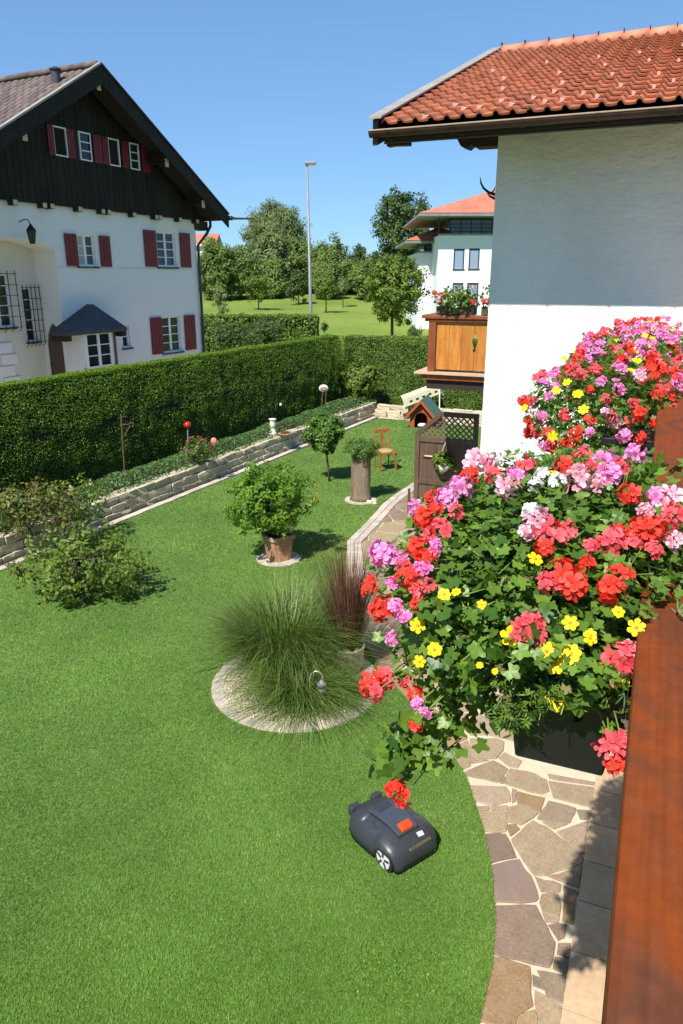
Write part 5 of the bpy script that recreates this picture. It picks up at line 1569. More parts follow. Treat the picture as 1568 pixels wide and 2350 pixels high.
MB().beam(cc_ + cs * -.17 - cf * .245 + UP * .9, cc_ + cs * .17 - cf * .245 + UP * .9, .022, .085, UP).build('back_rail', 'chairwood', chr_, bevel=.01)
MB().beam(cc_ + cs * -.17 - cf * .2 + UP * .56, cc_ + cs * .17 - cf * .2 + UP * .56, .02, .04, UP).build('back_rail', 'chairwood', chr_)
MB().beam(cc_ - cf * .205 + UP * .57, cc_ - cf * .24 + UP * .88, .07, .016, cf).build('back_splat', 'chairwood', chr_)

# ---- dog kennel
kc = G(966, 984)
kn = thing('dog_kennel', kc, 'red wooden dog kennel with green felt roof and arched opening', 'dog kennel')
kx = unit(A3(.93, -.28, 0))
kf = A3(kx[1], -kx[0], 0)       # front faces the camera side
kf = kf if kf[1] < 0 else -kf
kw, kd, kh, kr = .34, .85, .44, .82
kb = -kf
arch = [(-.2, .03)] + [(-.2, .30)] + [(-.2 * math.cos(t), .30 + .2 * math.sin(t)) for t in (math.pi * q / 8 for q in range(1, 8))] + [(.2, .30), (.2, .03)]
outl = [(.2, .0), (kw, 0), (kw, kh), (0, kr), (-kw, kh), (-kw, 0), (-.2, 0)]
MB().prism([kc + kx * x + UP * z for x, z in outl + arch], kb * .03).build('front_wall', 'kennel', kn)
MB().fb(kc, kx, kb, UP, (-kw, -kw + .03), (.032, kd), (0, kh)).build('side_wall', 'kennel', kn)
MB().fb(kc, kx, kb, UP, (kw - .03, kw), (.032, kd), (0, kh)).build('side_wall', 'kennel', kn)
MB().prism([kc + kb * kd + kx * x + UP * z for x, z in ((-kw, 0), (kw, 0), (kw, kh), (0, kr), (-kw, kh))], kb * .03).build('back_wall', 'kennel', kn)
MB().fb(kc, kx, kb, UP, (-kw, kw), (.03, kd), (.005, .03)).build('floor', 'darkhole', kn)
rs = (kr - kh) / kw
for sg in (-1, 1):
    P = [(0, kr + .03), (sg * (kw + .14), kh + .03 - .14 * rs), (sg * (kw + .14), kh + .06 - .14 * rs), (0, kr + .065)]
    rp_ = MB().prism([kc + kx * x + UP * z - kb * .14 for x, z in P], kb * (kd + .3)).build('roof_panel', 'kennelroof', kn)
    P = [(0, kr - .03), (sg * (kw + .15), kh - .03 - .15 * rs), (sg * (kw + .15), kh + .065 - .15 * rs), (0, kr + .07)]
    MB().prism([kc + kx * x + UP * z - kb * .165 for x, z in P], kb * .024).build('fascia', 'kennel', rp_)
ar_ = MB()
pts = [kc - kb * .012 + kx * x + UP * z for x, z in arch]
for a, b in zip(pts, pts[1:]):
    ar_.beam(a, b, .02, .04, kb)
ar_.build('arch_trim', 'balpost', kn)
pill = MB().ball(kc + kb * .2 + UP * .07, .14, 10, .1, (1.1, .9, .45)).build('dog_blanket', 'whitecer', smooth=True)
tag(pill, 'crumpled pale blanket inside the dog kennel', 'blanket')

# ---- cream garden swing canopy behind the kennel
sb = G(1000, 968)
yk = 23.0
c0, c1 = AY(924, 918, yk), AY(1008, 886, yk + .2)
cn = thing('swing_seat', (c1[0], yk, 0), 'cream perforated canopy frame leaning above the dog kennel on thin white poles', 'swing seat')
ex_ = unit(c1 - c0)
lnc = np.linalg.norm(c1 - c0)
nrm = unit(np.cross(ex_, A3(0, 1, 0)))
if nrm[2] < 0:
    nrm = -nrm
MB().fb(c0, ex_, A3(0, 1, 0), nrm, (0, lnc), (0, .7), (-.03, .03)).build('canopy', 'creamwood', cn, bevel=.01)
fr_ = MB().fb(c0, ex_, A3(0, -1, 0), nrm, (0, lnc), (-.03, .012), (-.24, -.031)).build('valance', 'creamwood', cn)
for k in range(5):
    t = lnc * (.16 + .17 * k)
    MB().fb(c0, ex_, A3(0, -1, 0), nrm, (t, t + .1), (.0125, .016), (-.16, -.1)).build('slot', 'darkhole', fr_)
MB().beam(c1 + A3(0, .05, -.02), c1 + A3(.16, .05, -.3), .05, .05).build('brace', 'galv', cn)
MB().tube([c1 + A3(.02, -.03, -.05), A3(c1[0] + .02, yk, .02)], .02, 8).build('pole', 'whitecer', cn)
MB().tube([c0 + A3(.1, .5, -.05), A3(c0[0] + .1, yk + .5, .02)], .02, 8).build('pole', 'creamwood', cn)
MB().fb(c0, ex_, A3(0, 1, 0), UP, (.02, .2), (.02, .3), (-.45, -.26)).build('end_panel', 'creamwood', cn)

# ---- lattice-topped garden gate
g0 = G(950, 1146)
gt_ = thing('garden_gate', g0, 'dark brown wooden gate with slanting lattice top beside the white wing', 'gate')
gx = d2
gn = -d1
gw_ = 1.24
zt1, zt0, zm, zl = 1.83, 1.40, 1.22, .36
MB().fb(g0, gx, gn, UP, (0, .09), (-.04, .04), (0, zt0)).build('post', 'darkwood', gt_, bevel=.006)
MB().fb(g0, gx, gn, UP, (gw_ - .09, gw_), (-.04, .04), (0, zt1 - .09)).build('post', 'darkwood', gt_, bevel=.006)
MB().fb(g0, gx, gn, UP, (.50, gw_), (-.045, .045), (zt1 - .088, zt1)).build('top_rail', 'darkwood', gt_, bevel=.006)
MB().prism([g0 + gx * x + UP * z + gn * .042 for x, z in ((0, zt0 + .002), (.09, zt0 - .03), (.499, zt1 - .11), (.499, zt1))], -gn * .084).build('slanted_rail', 'darkwood', gt_, bevel=.004)
MB().fb(g0, gx, gn, UP, (.092, gw_ - .092), (-.038, .038), (zm, zm + .1)).build('middle_rail', 'darkwood', gt_, bevel=.005)
MB().fb(g0, gx, gn, UP, (.092, gw_ - .092), (-.038, .038), (zl, zl + .1)).build('bottom_rail', 'darkwood', gt_, bevel=.005)
for k in range(6):
    x0 = .095 + k * (gw_ - .19) / 6
    MB().fb(g0, gx, gn, UP, (x0 + .002, x0 + (gw_ - .19) / 6 - .002), (-.012, .012), (zl + .102, zm - .002)).build('board', 'darkwood', gt_)
    MB().fb(g0, gx, gn, UP, (x0 + .002, x0 + (gw_ - .19) / 6 - .002), (-.012, .012), (.06, zl - .002)).build('board', 'darkwood', gt_)
def lat(x):
    return zt0 - .03 + (zt1 - .11 - zt0 + .03) * (x - .09) / .41 if x < .5 else zt1 - .09
for sg, yo in ((1, .009), (-1, -.009)):
    for k in range(-6, 14):
        xs0 = .09 + k * .115
        seg = []
        for q in range(60):
            x = xs0 + q * .012
            z = zm + .1 + q * .012
            xx = x if sg > 0 else gw_ - (x - .09)
            if .09 <= xx <= gw_ - .09 and z <= lat(xx):
                seg.append(g0 + gx * xx + UP * z + gn * yo)
        if len(seg) > 4:
            MB().beam(seg[0], seg[-1], .026, .014, gn).build('lattice_slat', 'lattice', gt_)
gs = MB().fb(g0, gx, gn, UP, (.17, .40), (.04, .052), (.92, .97)).build('gate_sign', 'balpost')
gs2 = MB().fb(g0, gx, gn, UP, (.21, .37), (.0525, .054), (.932, .958)).build('sign_panel', 'creamwood', gs)
tag(gs, 'small wooden name board fixed on the gate panel', 'sign')
# hanging basket
hb_ = g0 + gx * .62 + gn * .14 + UP * .82
bk = thing('hanging_basket', hb_, 'pale hanging basket on strings before the gate', 'hanging basket')
MB().lathe(hb_, [(.02, -.16), (.1, -.1), (.14, .0), (.13, .005), (.02, -.02)], 14).build('basket', 'whitecer', bk, smooth=True)
MB().tube([hb_ + gx * -.13, hb_ + UP * .42 - gn * .09], .005, 5).tube([hb_ + gx * .13, hb_ + UP * .42 - gn * .09], .005, 5).build('strings', 'whitecer', bk)
plant('basket_plant', hb_, hb_ + UP * .05, (.26, .2, .22), 40, 34, .06, .055, 'l_linden', 'light green trailing plant in the hanging basket on the gate', 'plant', trunk_r=.008, wid=.7, fill=.7, nlimb=14, trunk='stem', crown='foliage')
pst = G(937, 1195)
tag(MB().fb(pst, d2, d1, UP, (-.02, .02), (-.02, .02), (0, .62)).build('path_stake', 'darkwood', bevel=.004), 'thin dark wooden stake standing at the edge of the flagged path', 'stake')

# ---- ornaments in the raised bed
def stake(name, px, py0, py1, label, cat, m='iron', r=.008, z=.4, head=None):
    b = G(px, py0, z)
    t = AY(px, py1, b[1])
    root = thing(name, b, label, cat)
    MB().tube([b - UP * .1, t], r, 6).build('rod', m, root)
    if head:
        head(root, t)
    return root
def ball_h(m, r):
    return lambda root, t: MB().ball(t + UP * r * .8, r, 16).build('ball', m, root, smooth=True)
stake('glass_ball_stake', 431, 1038, 982, 'shiny red glass ball on a silver rod above the rose bush', 'garden stake', 'silverrod', .014, head=ball_h('redglass', .085))
stake('ball_stake', 644, 962, 932, 'small white ball on a thin dark rod before the hedge', 'garden stake', 'iron', .008, head=ball_h('whitecer', .05))
def heart(root, t):
    MB().ball(t, .07, 10, 0, (1, .35, 1.1)).build('ornament', 'pinkcer', root, smooth=True)
stake('pink_ornament_stake', 491, 1060, 1012, 'pink ceramic ornament on a rod among the roses', 'garden stake', 'rust', .008, head=heart)
def flame(root, t):
    MB().lathe(t, [(.012, -.12), (.04, -.05), (.05, -.01), (.02, .05), (.006, .15)], 8).build('finial', 'iron', root, smooth=True)
stake('torch_stake', 601, 985, 950, 'slim dark torch stake beside the white stone figure', 'garden stake', 'iron', .01, head=flame)
stake('torch_stake', 633, 975, 940, 'slim dark torch stake just behind the white stone figure', 'garden stake', 'iron', .01, head=flame)
stake('torch_stake', 781, 935, 900, 'slim dark torch stake near the round ornament on two legs', 'garden stake', 'iron', .01, head=flame)
def lampion(root, t):
    MB().lathe(t, [(.03, -.1), (.06, -.08), (.075, 0), (.05, .03), (.01, .1)], 8).build('lantern_head', 'claypot', root)
stake('solar_lantern', 163, 1150, 1125, 'small pale lantern on a stake in front of the hedge', 'garden lantern', 'iron', .012, head=lampion)
stake('solar_lantern', 208, 1130, 1112, 'tiny pale lantern half hidden in the ground cover', 'garden lantern', 'iron', .01, head=lampion)
sh = G(287, 1105, .4)
t = AY(278, 952, sh[1])
hk2 = thing('shepherd_hook', sh, 'tall rusty shepherd crook without a basket standing before the hedge', 'hook')
MB().tube([sh - UP * .1, t], .014, 6).build('rod', 'rust', hk2)
q = sh + (t - sh) * .86
MB().tube([q, q + A3(.14, 0, .0), q + A3(.2, 0, .04), q + A3(.235, 0, .02), q + A3(.225, 0, -.05), q + A3(.19, 0, -.04)], .010, 6).tube([q - UP * .26, q + A3(.05, 0, -.2), q + A3(.17, 0, -.02)], .009, 6).build('arm', 'rust', hk2, smooth=True)
fb_ = G(627, 998, .42)
fg = thing('stone_figure', fb_, 'small white stone figure standing in the ground cover by the wall', 'statue')
MB().lathe(fb_, [(.1, -.06), (.11, .0), (.1, .07), (.06, .12), (.055, .17)], 14).build('figure_base', 'whitecer', fg, smooth=True)
MB().lathe(fb_, [(.055, .172), (.075, .24), (.085, .3), (.07, .36), (.09, .40), (.11, .42), (.05, .43)], 14).build('figure_body', 'whitecer', fg, smooth=True)
bb = G(655, 999, .43)
bw_ = thing('terracotta_bowl', bb, 'shallow terracotta bowl of red plants on top of the stone wall', 'bowl')
MB().lathe(bb, [(.12, 0), (.2, .055), (.19, .06), (.02, .05)], 18).build('bowl_body', 'terracotta', bw_, smooth=True)
P = bb + rng.normal(size=(220, 3)) * A3(.08, .08, .012) + UP * .075
leaf_obj('succulents', leaf_arrays(P, unit(UP + rng.normal(size=P.shape) * .6), .04, .7), 'l_reddish', bw_)
ob_ = G(738, 936, .4)
ot_ = AY(743, 893, ob_[1])
orn = thing('round_ornament', ob_, 'round pale face-like ornament on two rusty legs before the hedge', 'garden ornament')
MB().tube([ob_, ot_ - UP * .1 + A3(-.03, 0, 0)], .02, 6).tube([ob_ + A3(.12, 0, .1), ot_ - UP * .1 + A3(.08, 0, 0)], .016, 6).build('legs', 'rust', orn)
MB().ball(ot_ + UP * .02, .15, 16, 0, (1, .45, .82)).build('disc', 'whitecer', orn, smooth=True)
for dx, m, r in ((-.06, 'rust', .03), (.05, 'rust', .03)):
    MB().ball(ot_ + A3(dx, -.065, .03), r, 8, 0, (1, .3, 1)).build('eye', m, orn)
MB().ball(ot_ + A3(0, -.07, .03), .115, 14, 0, (1, .05, .5)).build('band', 'terracotta', orn)

# ================================================================== ROBOT MOWER
mc = A3(.385, 4.80, 0)
mf = unit(A3(-.60, .80, 0))
ms = A3(mf[1], -mf[0], 0)        # its right-hand side
rm = thing('robot_mower', mc + UP * .03, 'dark grey robot lawn mower with orange-red stop button crossing the lawn', 'robot mower')
def mw_pt(u, s, z):
    return mc + mf * u * .95 + ms * s * .95 + UP * z
def loft(stations, expo=3.0, n=14):
    vs = []
    for (u, hw, zb, zt_) in stations:
        for k in range(n + 1):
            t = math.pi * k / n
            c, s = math.cos(t), math.sin(t)
            x = hw * math.copysign(abs(c) ** (2 / expo), c)
            z = zb + (zt_ - zb) * abs(s) ** (2 / expo)
            vs.append(mw_pt(u, x, z))
    fs = [(i * (n + 1) + k, i * (n + 1) + k + 1, (i + 1) * (n + 1) + k + 1, (i + 1) * (n + 1) + k) for i in range(len(stations) - 1) for k in range(n)]
    fs += [(i * (n + 1), (i + 1) * (n + 1), (i + 1) * (n + 1) + n, i * (n + 1) + n) for i in range(len(stations) - 1)]
    fs += [tuple(range(n + 1)), tuple(range((len(stations) - 1) * (n + 1), len(stations) * (n + 1)))]
    return MB().add(vs, fs)
body = loft([(-.355, .16, .06, .12), (-.345, .205, .045, .165), (-.325, .228, .045, .195), (-.31, .24, .14, .205), (-.24, .255, .165, .245), (-.16, .26, .165, .27), (-.11, .262, .13, .276), (-.095, .264, .06, .277), (-.06, .266, .06, .278), (.05, .272, .06, .275), (.13, .268, .055, .262), (.20, .255, .055, .24), (.27, .225, .055, .205), (.32, .18, .06, .16), (.34, .13, .075, .11)]).build('body', 'mower', rm, smooth=True)
MB().fb(mw_pt(-.2, 0, .05), mf, ms, UP, (-.11, .11), (-.15, .15), (0, .09)).build('chassis', 'rubber', rm)
for sg in (-1, 1):
    wc = mw_pt(-.205, sg * .212, .105)
    def ring(r0, y0, y1, n=28):
        vs = []
        for yy in (y0, y1):
            for k in range(n):
                t = 2 * math.pi * k / n
                rr = r0 * (1 - .035 * (k % 2))
                vs.append(wc + ms * sg * yy + mf * rr * math.cos(t) + UP * rr * math.sin(t))
        return MB().add(vs, [(k, (k + 1) % n, n + (k + 1) % n, n + k) for k in range(n)] + [tuple(range(n)), tuple(range(2 * n - 1, n - 1, -1))])
    ty = ring(.105, -.05, .03).build('wheel', 'rubber', rm)
    ring(.076, .0305, .036).build('hub_cap', 'hub', ty)
    for k in range(5):
        t = 2 * math.pi * (k + .3) / 5
        MB().beam(wc + ms * sg * .038 + mf * .02 * math.cos(t) + UP * .02 * math.sin(t), wc + ms * sg * .038 + mf * .07 * math.cos(t) + UP * .07 * math.sin(t), .018, .006, ms).build('spoke', 'mower', ty)
# front bumper hood with its two shoulders
hood = loft([(.10, .21, .2, .272), (.16, .235, .15, .268), (.24, .225, .12, .245), (.30, .19, .1, .21), (.345, .13, .09, .17)], 2.6).build('front_hood', 'mower', rm, smooth=True)
MB().add([], [])
MB().fb(mw_pt(.30, .12, .16), mf, ms, UP, (0, .055), (-.05, .05), (-.04, .05)).build('bump_stop', 'mower', rm, bevel=.015)
MB().fb(mw_pt(.30, -.12, .16), mf, ms, UP, (0, .055), (-.05, .05), (-.04, .05)).build('bump_stop', 'mower', rm, bevel=.015)
# dark lower skirt and seam round the shell
def band(z0, z1, grow, name, m):
    st = [(-.350, .175), (-.338, .215), (-.315, .234)]
    mb = MB()
    vs = []
    for u, hw in st:
        for z in (z0, z1):
            for sg in (-1, 1):
                vs.append(mw_pt(u, sg * (hw + grow), z))
    q = [mw_pt(-.351 - grow, -.17, z0), mw_pt(-.351 - grow, .17, z0), mw_pt(-.353 - grow, .165, z1), mw_pt(-.353 - grow, -.165, z1)]
    mb.prism(q, mf * .012)
    mb.build(name, m, rm, bevel=.003)
band(.062, .098, .004, 'rear_skirt', 'rubber')
# lid with pale seam, stop button, sticker, lettering
def ztop(u):
    return float(np.interp(u, [-.355, -.31, -.24, -.16, -.06, .05, .13, .2, .27], [.12, .205, .245, .27, .278, .275, .262, .24, .205]))
def plate(u0, u1, w0, w1, up, th, name, m, bev=.006, n=8):
    mb = MB()
    vs, k = [], n
    for i in range(k + 1):
        u = u0 + (u1 - u0) * i / k
        w = w0 + (w1 - w0) * i / k
        for s, zz in ((-w, up), (w, up), (w, up + th), (-w, up + th)):
            vs.append(mw_pt(u, s, ztop(u) + zz))
    mb.add(vs, [(i * 4 + a, i * 4 + (a + 1) % 4, (i + 1) * 4 + (a + 1) % 4, (i + 1) * 4 + a) for i in range(k) for a in range(4)] + [(0, 1, 2, 3), (k * 4 + 3, k * 4 + 2, k * 4 + 1, k * 4)])
    return mb.build(name, m, rm, bevel=bev)
plate(-.235, .17, .112, .128, -.012, .016, 'lid_rim', 'rubber', .004)
lid = plate(-.225, .16, .104, .12, -.006, .019, 'lid', 'mowerlid', .006)
plate(.055, .135, .07, .075, .01, .010, 'lid_grip', 'mower', .004)
sb_ = plate(-.222, -.150, .062, .062, .006, .03, 'stop_button', 'stopred', .012, 3)
plate(-.30, -.265, .012, .05, -.008, .013, 'sticker', 'sticker', .002, 2) if False else None
q = [mw_pt(-.262, .055, ztop(-.262) + .002), mw_pt(-.262, .115, ztop(-.262) - .008), mw_pt(-.292, .115, ztop(-.292) - .008), mw_pt(-.292, .055, ztop(-.292) + .002)]
MB().prism(q, UP * .006).build('sticker', 'sticker', rm)
for sg in (-1, 1):
    rib = MB()
    rib.tube([mw_pt(u, sg * (.15 + .03 * (k > 1)), ztop(u) - .018 - .004 * k) for k, u in enumerate((.14, .06, -.02, -.09, -.15))], [.004, .010, .011, .009, .003], 7)
    rib.build('side_rib', 'mower', rm, smooth=True)
cu = bpy.data.curves.new('lettering', 'FONT')
cu.body = 'AUTOMOWER'
cu.size = .031
cu.extrude = .0008
cu.align_x = 'CENTER'
cu.space_character = 1.15
to = bpy.data.objects.new('lettering_src', cu)
COL.objects.link(to)
bpy.context.view_layer.update()
tme = bpy.data.meshes.new_from_object(to.evaluated_get(bpy.context.evaluated_depsgraph_get()))
bpy.data.objects.remove(to)
tme.materials.clear()
tme.materials.append(MT['gold'])
tp0, tp1 = mw_pt(-.338, 0, .178), mw_pt(-.312, 0, .208)
ty_ = unit(tp1 - tp0)
tx_ = ms if True else -ms
# seen from behind the machine, text runs from its left to its right
tzn = np.cross(tx_, ty_)
inst('lettering', tme, rm, frame(mw_pt(-.338, .03, .183) + tzn * .004, tx_, ty_, tzn))
# ================================================================== FLOWER BOXES
def planter(a0, a1, label, z0=3.35, z1=3.54):
    root = thing('flower_box', W((a0 + a1) / 2, -.115, z0), label, 'flower box', 'flower boxes on the balcony rail')
    mb = MB()
    b0, b1 = -.228, -.002
    t = .026
    lo = [(a0 + .015, b0 + t), (a1 - .015, b0 + t), (a1 - .015, b1 - t), (a0 + .015, b1 - t)]
    hi = [(a0, b0), (a1, b0), (a1, b1), (a0, b1)]
    ii = [(a0 + .012, b0 + .012), (a1 - .012, b0 + .012), (a1 - .012, b1 - .012), (a0 + .012, b1 - .012)]
    vs = [W(a, b, z0) for a, b in lo] + [W(a, b, z1) for a, b in hi] + [W(a, b, z1) for a, b in ii] + [W(a, b, z1 - .03) for a, b in ii]
    mb.add(vs, [(3, 2, 1, 0)] + [(k * 4 + i, k * 4 + (i + 1) % 4, (k + 1) * 4 + (i + 1) % 4, (k + 1) * 4 + i) for k in range(3) for i in range(4)] + [(12, 13, 14, 15)])
    mb.build('box', 'plastic', root, bevel=.012, seg=3)
    rim = MB()
    rim.fb(R0, d1, d2, UP, (a0 - .012, a1 + .012), (b0 - .012, b0 - .001), (z1 - .035, z1 + .004)).fb(R0, d1, d2, UP, (a0 - .012, a1 + .012), (b1 + .001, b1 + .009), (z1 - .035, z1 + .004))
    rim.fb(R0, d1, d2, UP, (a0 - .012, a0 - .001), (b0 - .0005, b1 + .0005), (z1 - .035, z1 + .004)).fb(R0, d1, d2, UP, (a1 + .001, a1 + .012), (b0 - .0005, b1 + .0005), (z1 - .035, z1 + .004))
    rim.build('rim', 'plastic', root, bevel=.003)
    for a in (a0 + .2, a1 - .2):
        MB().fb(R0, d1, d2, UP, (a - .02, a + .02), (b0 - .03, b0 - .016), (z0 - .01, z1 + .012)).fb(R0, d1, d2, UP, (a - .02, a + .02), (b0 - .03, .03), (z1 + .013, z1 + .018)).build('hanger', 'iron', root)
    MB().fb(R0, d1, d2, UP, (a0 + .014, a1 - .014), (b0 + .014, b1 - .014), (z1 - .028, z1 - .015)).build('soil', 'soil', root)
    return root
planter(.80, 1.80, 'black plastic flower box at the near end of the rail, overflowing with geraniums')
planter(1.90, 2.80, 'black plastic flower box hidden under the big near mound of geraniums')
planter(3.30, 4.30, 'black plastic flower box with its dark end showing below the second mound of geraniums')
planter(4.45, 5.45, 'black plastic flower box in the middle of the far row on the rail')
planter(5.6, 6.6, 'black plastic flower box second from the white wing')
planter(6.75, 7.6, 'black plastic flower box nearest the white wing')

# ---- leaf, flower meshes (small, shared)
def lobed_leaf(k):
    """five-lobed ivy geranium leaf about one unit wide, cupped"""
    r_ = random.Random(k)
    pts = [(0, -.02)]
    n = 5
    for i in range(n):
        t = math.radians(-128 + 256 * i / (n - 1)) + math.pi / 2
        L_ = [.42, .49, .54, .49, .42][i] * r_.uniform(.9, 1.1)
        for dt, kk in ((-14, .86), (0, 1), (14, .86)):
            t1 = t + math.radians(dt)
            pts.append((L_ * kk * math.cos(t1), L_ * kk * math.sin(t1) + .05))
        if i < n - 1:
            t2 = t + math.radians(32)
            q = .33 * r_.uniform(.92, 1.08)
            pts.append((q * math.cos(t2), q * math.sin(t2) + .05))
    z = lambda x, y: .22 * (x * x + y * y) + .05 * math.sin(5 * math.atan2(y, x)) * math.hypot(x, y) + r_.uniform(-.02, .02)
    vs = [(0, .03, 0)] + [(x, y, z(x, y)) for x, y in pts]
    m = len(pts)
    return np.array(vs), np.array([(0, 1 + i, 1 + (i + 1) % m) for i in range(m)])
def feather_leaf(k):
    """finely cut leaf of the yellow daisies: a few narrow strips"""
    r_ = random.Random(100 + k)
    vs, fs = [], []
    for i in range(5):
        t = math.radians(-70 + 35 * i) + math.pi / 2
        L_ = r_.uniform(.4, .6)
        o = len(vs)
        dx, dy = math.cos(t), math.sin(t)
        vs += [(0, 0, 0), (dx * L_ * .5 - dy * .05, dy * L_ * .5 + dx * .05, .06), (dx * L_, dy * L_, 0), (dx * L_ * .5 + dy * .05, dy * L_ * .5 - dx * .05, .06)]
        fs += [(o, o + 1, o + 2), (o, o + 2, o + 3)]
    return np.array(vs), np.array(fs)
LEAF = [lobed_leaf(k) for k in range(6)]
FEA = [feather_leaf(k) for k in range(3)]
def petal(L_, w, cup, r_):
    p = [(0, 0, 0), (.3 * L_, -.28 * w, .04), (.78 * L_, -.5 * w, cup * .7), (L_, -.16 * w, cup), (L_ * .97, .16 * w, cup * 1.05), (.76 * L_, .5 * w, cup * .7), (.3 * L_, .28 * w, .04)]
    p = np.array([(x, y, z * L_ + r_.uniform(-.03, .03) * L_) for x, y, z in p])
    return p, np.array([(0, 1, 6), (1, 2, 6), (2, 5, 6), (2, 3, 5), (3, 4, 5)])
def rotz(t):
    c, s = math.cos(t), math.sin(t)
    return np.array([[c, -s, 0], [s, c, 0], [0, 0, 1]])
def toward(n):
    """rotation whose z axis is n"""
    n = n / np.linalg.norm(n)
    x = np.cross(A3(.3, .9, .2), n)
    x /= np.linalg.norm(x)
    return np.stack([x, np.cross(n, x), n], 1)
def ger_head(seed, m, nfl=11, style=0, m2=None):
    """umbel of five-petalled florets, about one unit wide, facing +z"""
    r_ = random.Random(seed)
    V, T, C_, k = [], [], [], 0
    for f in range(nfl):
        th = r_.uniform(0, 6.28)
        ph = math.acos(1 - 1.15 * (f + .5) / nfl)
        nrm = A3(math.sin(ph) * math.cos(th + f * 2.4), math.sin(ph) * math.sin(th + f * 2.4), math.cos(ph))
        c = nrm * r_.uniform(.26, .36)
        Rm = toward(nrm + A3(r_.uniform(-.3, .3), r_.uniform(-.3, .3), r_.uniform(-.2, .2)))
        tint = r_.uniform(0, 1)
        for p in range(5):
            big = 1.0 if p < 3 else .85
            t = [-.62, 0, .62, 2.45, 3.85][p] + r_.uniform(-.1, .1) if style else 2 * math.pi * p / 5 + r_.uniform(-.12, .12)
            pv, pt = petal(.28 * big * r_.uniform(.85, 1.12), (.17 if style else .22) * big, r_.uniform(-.1, .4), r_)
            V.append((pv @ rotz(t).T) @ Rm.T + c)
            T.append(pt + k)
            C_ += [min(1, max(0, g + (tint - .5) * .5 + r_.uniform(-.12, .12))) for g in (.0, .25, .7, .95, .95, .7, .25)]
            k += len(pv)
    return np_mesh('flower_head', np.concatenate(V), np.concatenate(T), m, tint=np.array(C_))
def daisy(seed):
    r_ = random.Random(seed)
    V, T, C_, k = [], [], [], 0
    n = r_.choice((6, 7, 8))
    for p in range(n):
        pv, pt = petal(.5 * r_.uniform(.92, 1.05), .34, r_.uniform(-.1, .12), r_)
        V.append(pv @ rotz(2 * math.pi * p / n + r_.uniform(-.08, .08)).T)
        T.append(pt + k)
        C_ += [r_.random()] * len(pv)
        k += len(pv)
    return np_mesh('daisy', np.concatenate(V), np.concatenate(T), 'f_yellow', tint=np.array(C_))
HEADS = {c: [ger_head(i * 7 + j, 'f_' + c, 9 + 2 * j, j % 2) for j in range(3)] for i, c in enumerate(('red', 'coral', 'pink', 'pale', 'white'))}
DAISY = [daisy(k) for k in range(4)]
CENTER = MB().ball((0, 0, .04), .11, 8, 0, (1, 1, .6)).mesh('daisy_centre', 'f_orange')
LEAFM = []
for k, (v, t) in enumerate(LEAF):
    LEAFM.append(np_mesh('leaf', v, t, 'l_ger', tint=np.full(len(v), .5), smooth=True))

def scatter(meshes, P, Nn, size, tint):
    """copies of small meshes as one array set"""
    parts = []
    pick = rng.integers(0, len(meshes), len(P))
    for k, (mv, mt) in enumerate(meshes):
        ix = np.where(pick == k)[0]
        if not len(ix):
            continue
        n = unit(Nn[ix])
        x = unit(np.cross(n, rng.normal(size=n.shape)))
        y = np.cross(n, x)
        v = P[ix][:, None] + size[ix][:, None, None] * (mv[None, :, :1] * x[:, None] + mv[None, :, 1:2] * y[:, None] + mv[None, :, 2:] * n[:, None])
        t = (np.arange(len(ix))[:, None, None] * len(mv) + mt[None]).reshape(-1, 3)
        parts.append((v.reshape(-1, 3), t, np.repeat(tint[ix], len(mv))))
    return join_arrays(parts)
AX = np.stack([d1, d2, UP])
def mound_points(n, c, s, q=.35, low=-1.0):
    v = unit(rng.normal(size=(n * 2, 3)))
    v = v[v[:, 2] > low][:n]
    r = rng.random((len(v), 1)) ** q
    # uneven surface
    bump = np.array([1 + .14 * mnoise.noise(tuple(x * 3.1 + c[0] * 5)) + .08 * mnoise.noise(tuple(x * 8 + c[0])) for x in v])[:, None]
    loc = v * r * bump
    P = W(*c)[None] + (loc * A3(*s)) @ AX
    Nn = unit((v / A3(*s)) @ AX)
    return P, Nn, r[:, 0]
TO_CAM = lambda P: unit(CAM - P)
def stem_to(mb, p, root_, r=.0022):
    p, q = A3(*p), A3(*root_)
    m = (p + q) / 2 + A3(random.uniform(-.03, .03), random.uniform(-.03, .03), .03 + random.uniform(0, .05)) * np.linalg.norm(p - q) * 2
    mb.tube([q, m, p], [r * 1.4, r * 1.1, r], 5)

